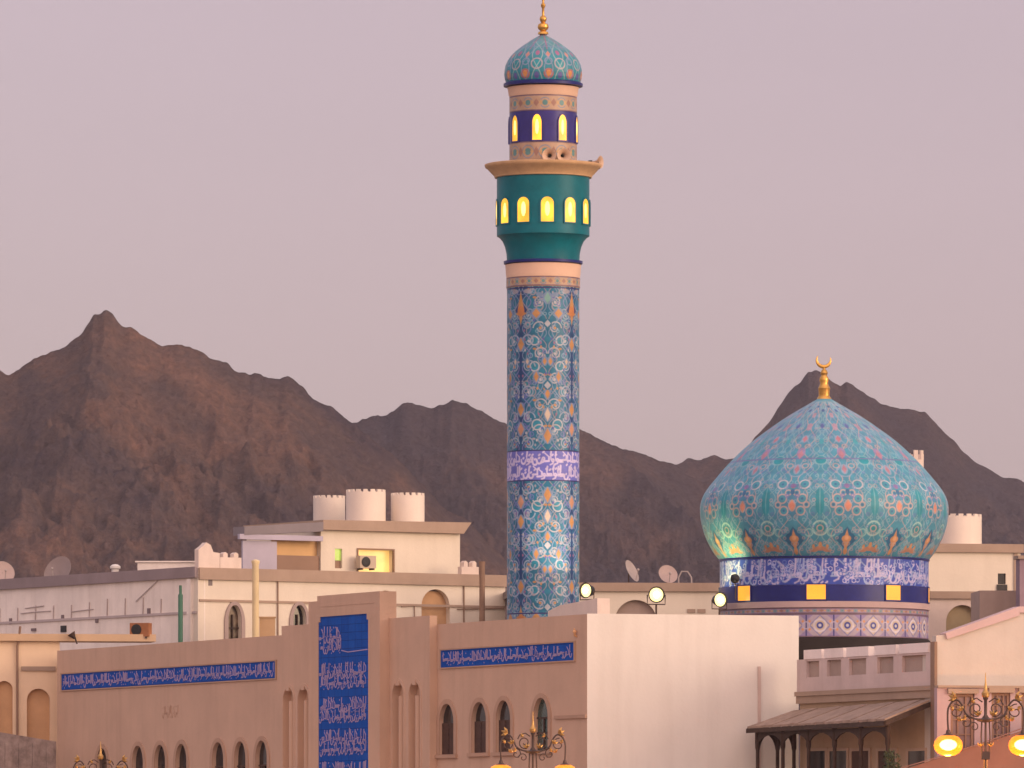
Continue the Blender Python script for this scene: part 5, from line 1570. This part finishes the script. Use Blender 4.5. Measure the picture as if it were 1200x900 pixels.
# ================================================================== STREET LAMPS
def spiral(cx, cz, r0, r1, a0, a1, n=22):
    return [(cx + (r0 + (r1 - r0) * i / n) * math.cos(R(a0 + (a1 - a0) * i / n)), 0, cz + (r0 + (r1 - r0) * i / n) * math.sin(R(a0 + (a1 - a0) * i / n))) for i in range(n + 1)]
LH, AX = 6.22, 1.17                                   # globe height, arm reach
def street_lamp():
    r = thing('street_lamp', 'x', 'street lamp')
    b = MB()
    b.lathe([(0.26, 0), (0.26, 0.25), (0.2, 0.35), (0.22, 0.8), (0.14, 0.95), (0.10, 1.2), (0.075, 4.6), (0.12, 4.7), (0.12, 4.8), (0.07, 4.9), (0.06, 5.7)], 20)
    b.box(-0.13, 0.13, -0.13, 0.13, 5.7, 5.95)
    b.tube([(-0.12, 0, 5.95), (-0.14, 0, 6.4), (-0.12, 0, 6.88)], 0.025, 8); b.tube([(0.12, 0, 5.95), (0.14, 0, 6.4), (0.12, 0, 6.88)], 0.025, 8); b.tube([(0, 0, 5.95), (0, 0, 6.95)], 0.035, 8)
    b.lathe([(0.06, 6.86), (0.26, 6.90), (0.30, 6.95), (0.12, 7.0), (0.05, 7.1), (0.05, 7.55), (0.09, 7.62), (0.05, 7.68)], 18)
    b.build('mast', IRON, r)
    b = MB(); b.lathe([(0.04, 7.6), (0.12, 7.68), (0.13, 7.78), (0.06, 7.88), (0.05, 7.95), (0.025, 8.1), (0.01, 8.42)], 14); b.build('spire', GILT, r)
    for s in (-1, 1):
        T = Matrix.Diagonal((s, 1, 1, 1))
        b = MB()
        # outer arm: up from the collar, over and down to the lamp
        pts = [(0.05, 0, 6.95), (0.35, 0, 6.98), (0.6, 0, 7.12), (0.72, 0, 7.38), (0.88, 0, 7.56), (1.05, 0, 7.5), (AX, 0, 7.3), (AX + 0.02, 0, 7.0), (AX, 0, 6.62)]
        sm = catmull([p_ for p_ in pts], 5)
        b.tube([tuple(v) for v in sm], 0.03, 8, T)
        b.tube(spiral(0.30, 7.28, 0.24, 0.06, -110, 330), 0.02, 6, T)
        b.tube(spiral(0.62, 6.86, 0.02, 0.2, 500, 90), 0.02, 6, T)
        b.tube(spiral(0.94, 7.20, 0.05, 0.24, 480, 80), 0.02, 6, T)
        b.tube(spiral(0.36, 6.72, 0.04, 0.17, 420, 0), 0.018, 6, T)
        b.tube([(0.1, 0, 7.5), (0.28, 0, 7.62), (0.48, 0, 7.56), (0.56, 0, 7.4)], 0.022, 6, T)
        b.build('arm', IRON, r)
        b = MB()
        for cx, cz, a, sc in ((0.92, 7.62, 20, 0.26), (0.74, 7.22, 60, 0.2), (0.84, 6.9, 110, 0.17), (0.22, 7.06, 80, 0.2), (0.45, 7.5, 150, 0.14), (1.0, 7.34, -30, 0.14), (0.16, 6.1, 95, 0.16), (0.6, 7.0, 10, 0.13)):
            b = MB()
            for da in (-38, 0, 38):
                d = Vector((math.cos(R(a + da)), 0, math.sin(R(a + da)))) * sc
                b.tube([(cx, 0, cz), (cx + d.x * 0.5, -0.02, cz + d.z * 0.5), (cx + d.x, 0.01, cz + d.z)], [0.012, 0.05 * sc / 0.2, 0.008], 6, T)
            b.build('gilt_leaf', GILT, r)
        TL_ = Matrix.Translation((s * AX, 0, LH))
        b = MB(); b.lathe([(0.02, 0.42), (0.06, 0.40), (0.08, 0.30), (0.16, 0.26), (0.22, 0.22)], 20, TL_); b.build('lamp_cap', IRON, r)
        b = MB(); b.lathe([(0.20, 0.24), (0.34, 0.17), (0.43, 0.05), (0.455, -0.08), (0.43, -0.2), (0.35, -0.31), (0.22, -0.38), (0.06, -0.41), (0.0, -0.415)], 28, TL_, cap=False); sh = b.build('globe', E_SHADE, r)
        b = MB(); b.ball((0, 0, -0.06), 0.27, 0.27, 0.17, 20, TL_); b.build('bulb', E_CORE, sh)
    return r
def lamp_lights(loc, sc, power=220, rot=0):
    for s in (-1, 1):
        l = bpy.data.lights.new('lamp_glow', 'POINT'); l.energy = power; l.color = (1.0, 0.40, 0.08); l.shadow_soft_size = 0.3
        o = bpy.data.objects.new('lamp_glow', l); C.objects.link(o)
        o.location = (loc[0] + s * AX * sc * math.cos(rot), loc[1] + s * AX * sc * math.sin(rot), loc[2] + (LH - 0.35) * sc)
GL = 'ornate twin globe street lamps'
lp = street_lamp()
p = (X(1155, 255), 255, 0.14); place(lp, p, 'ornate twin street lamp glowing orange at the lower right before the lavender wall', scale=1.06, group=GL); lamp_lights(p, 1.06, 520)
l2 = copy_tree(lp); p = (X(624.5, 256.8), 256.8, 0.14); place(l2, p, 'ornate twin street lamp before the pointed windows under the right inscription band', scale=0.912, group=GL); lamp_lights(p, 0.912)
l3 = copy_tree(lp); p = (X(118, 280.5), 280.5, 0.14); place(l3, p, 'ornate street lamp with only its gilt scrolls showing at the lower left', scale=0.84, group=GL); lamp_lights(p, 0.84)

# small dark bush against the veranda
bt = thing('leafy_bush', 'dark leafy bush top in front of the timber veranda by the pink canopy', 'bush', (X(1042, 258.4), 258.4, 0.14))
mb = MB(); c0 = P3(1042, 889, 258.4)
mb.tube([(c0.x, 258.4, 0.14), (c0.x + 0.08, 258.4, 2.2), (c0.x - 0.03, 258.42, 4.2), (c0.x, 258.4, c0.z)], [0.12, 0.09, 0.06, 0.03], 8)
for k in range(7):
    a = k * 0.9
    mb.tube([(c0.x, 258.4, c0.z - 1.6 + 0.15 * k), (c0.x + 0.25 * math.cos(a), 258.4 + 0.25 * math.sin(a), c0.z - 1.0 + 0.15 * k)], [0.03, 0.012], 5)
mb.build('trunk', BARK, bt)
mb = MB(); r_ = random.Random(5)
for k in range(900):
    while True:
        v = Vector((r_.uniform(-1, 1), r_.uniform(-1, 1), r_.uniform(-1, 1)))
        if 0.2 < v.length < 1: break
    q_ = c0 + Vector((v.x * 0.42, v.y * 0.4, v.z * 0.8 - 0.5))
    if fbm(np.array([q_.x * 3.0]), np.array([q_.z * 3.0 + q_.y]), 2, 3)[0] < 0.42: continue
    d = Vector((r_.uniform(-1, 1), r_.uniform(-1, 1), r_.uniform(-0.4, 1))).normalized() * r_.uniform(0.08, 0.16)
    e_ = d.orthogonal().normalized() * 0.03
    mb.add([tuple(q_), tuple(q_ + d * 0.5 + e_), tuple(q_ + d), tuple(q_ + d * 0.5 - e_)], [(0, 1, 2, 3)])
mb.build('crown', LEAF, bt, fix=False)

# ================================================================== evening air between the town and the mountains
hm, ht, hb = newmat('evening_haze')
ht.nodes.remove(hb)
vol = ht.nodes.new('ShaderNodeVolumePrincipled')
vol.inputs['Color'].default_value = (0.82, 0.77, 0.85, 1)
vol.inputs['Density'].default_value = 0.00007
ht.links.new(vol.outputs[0], ht.nodes['Material Output'].inputs['Volume'])
mb = MB(); mb.box(-3300, 3300, -90, 3700, -3.5, 260)
hz = mb.build('haze', hm)
hz['kind'] = 'stuff'
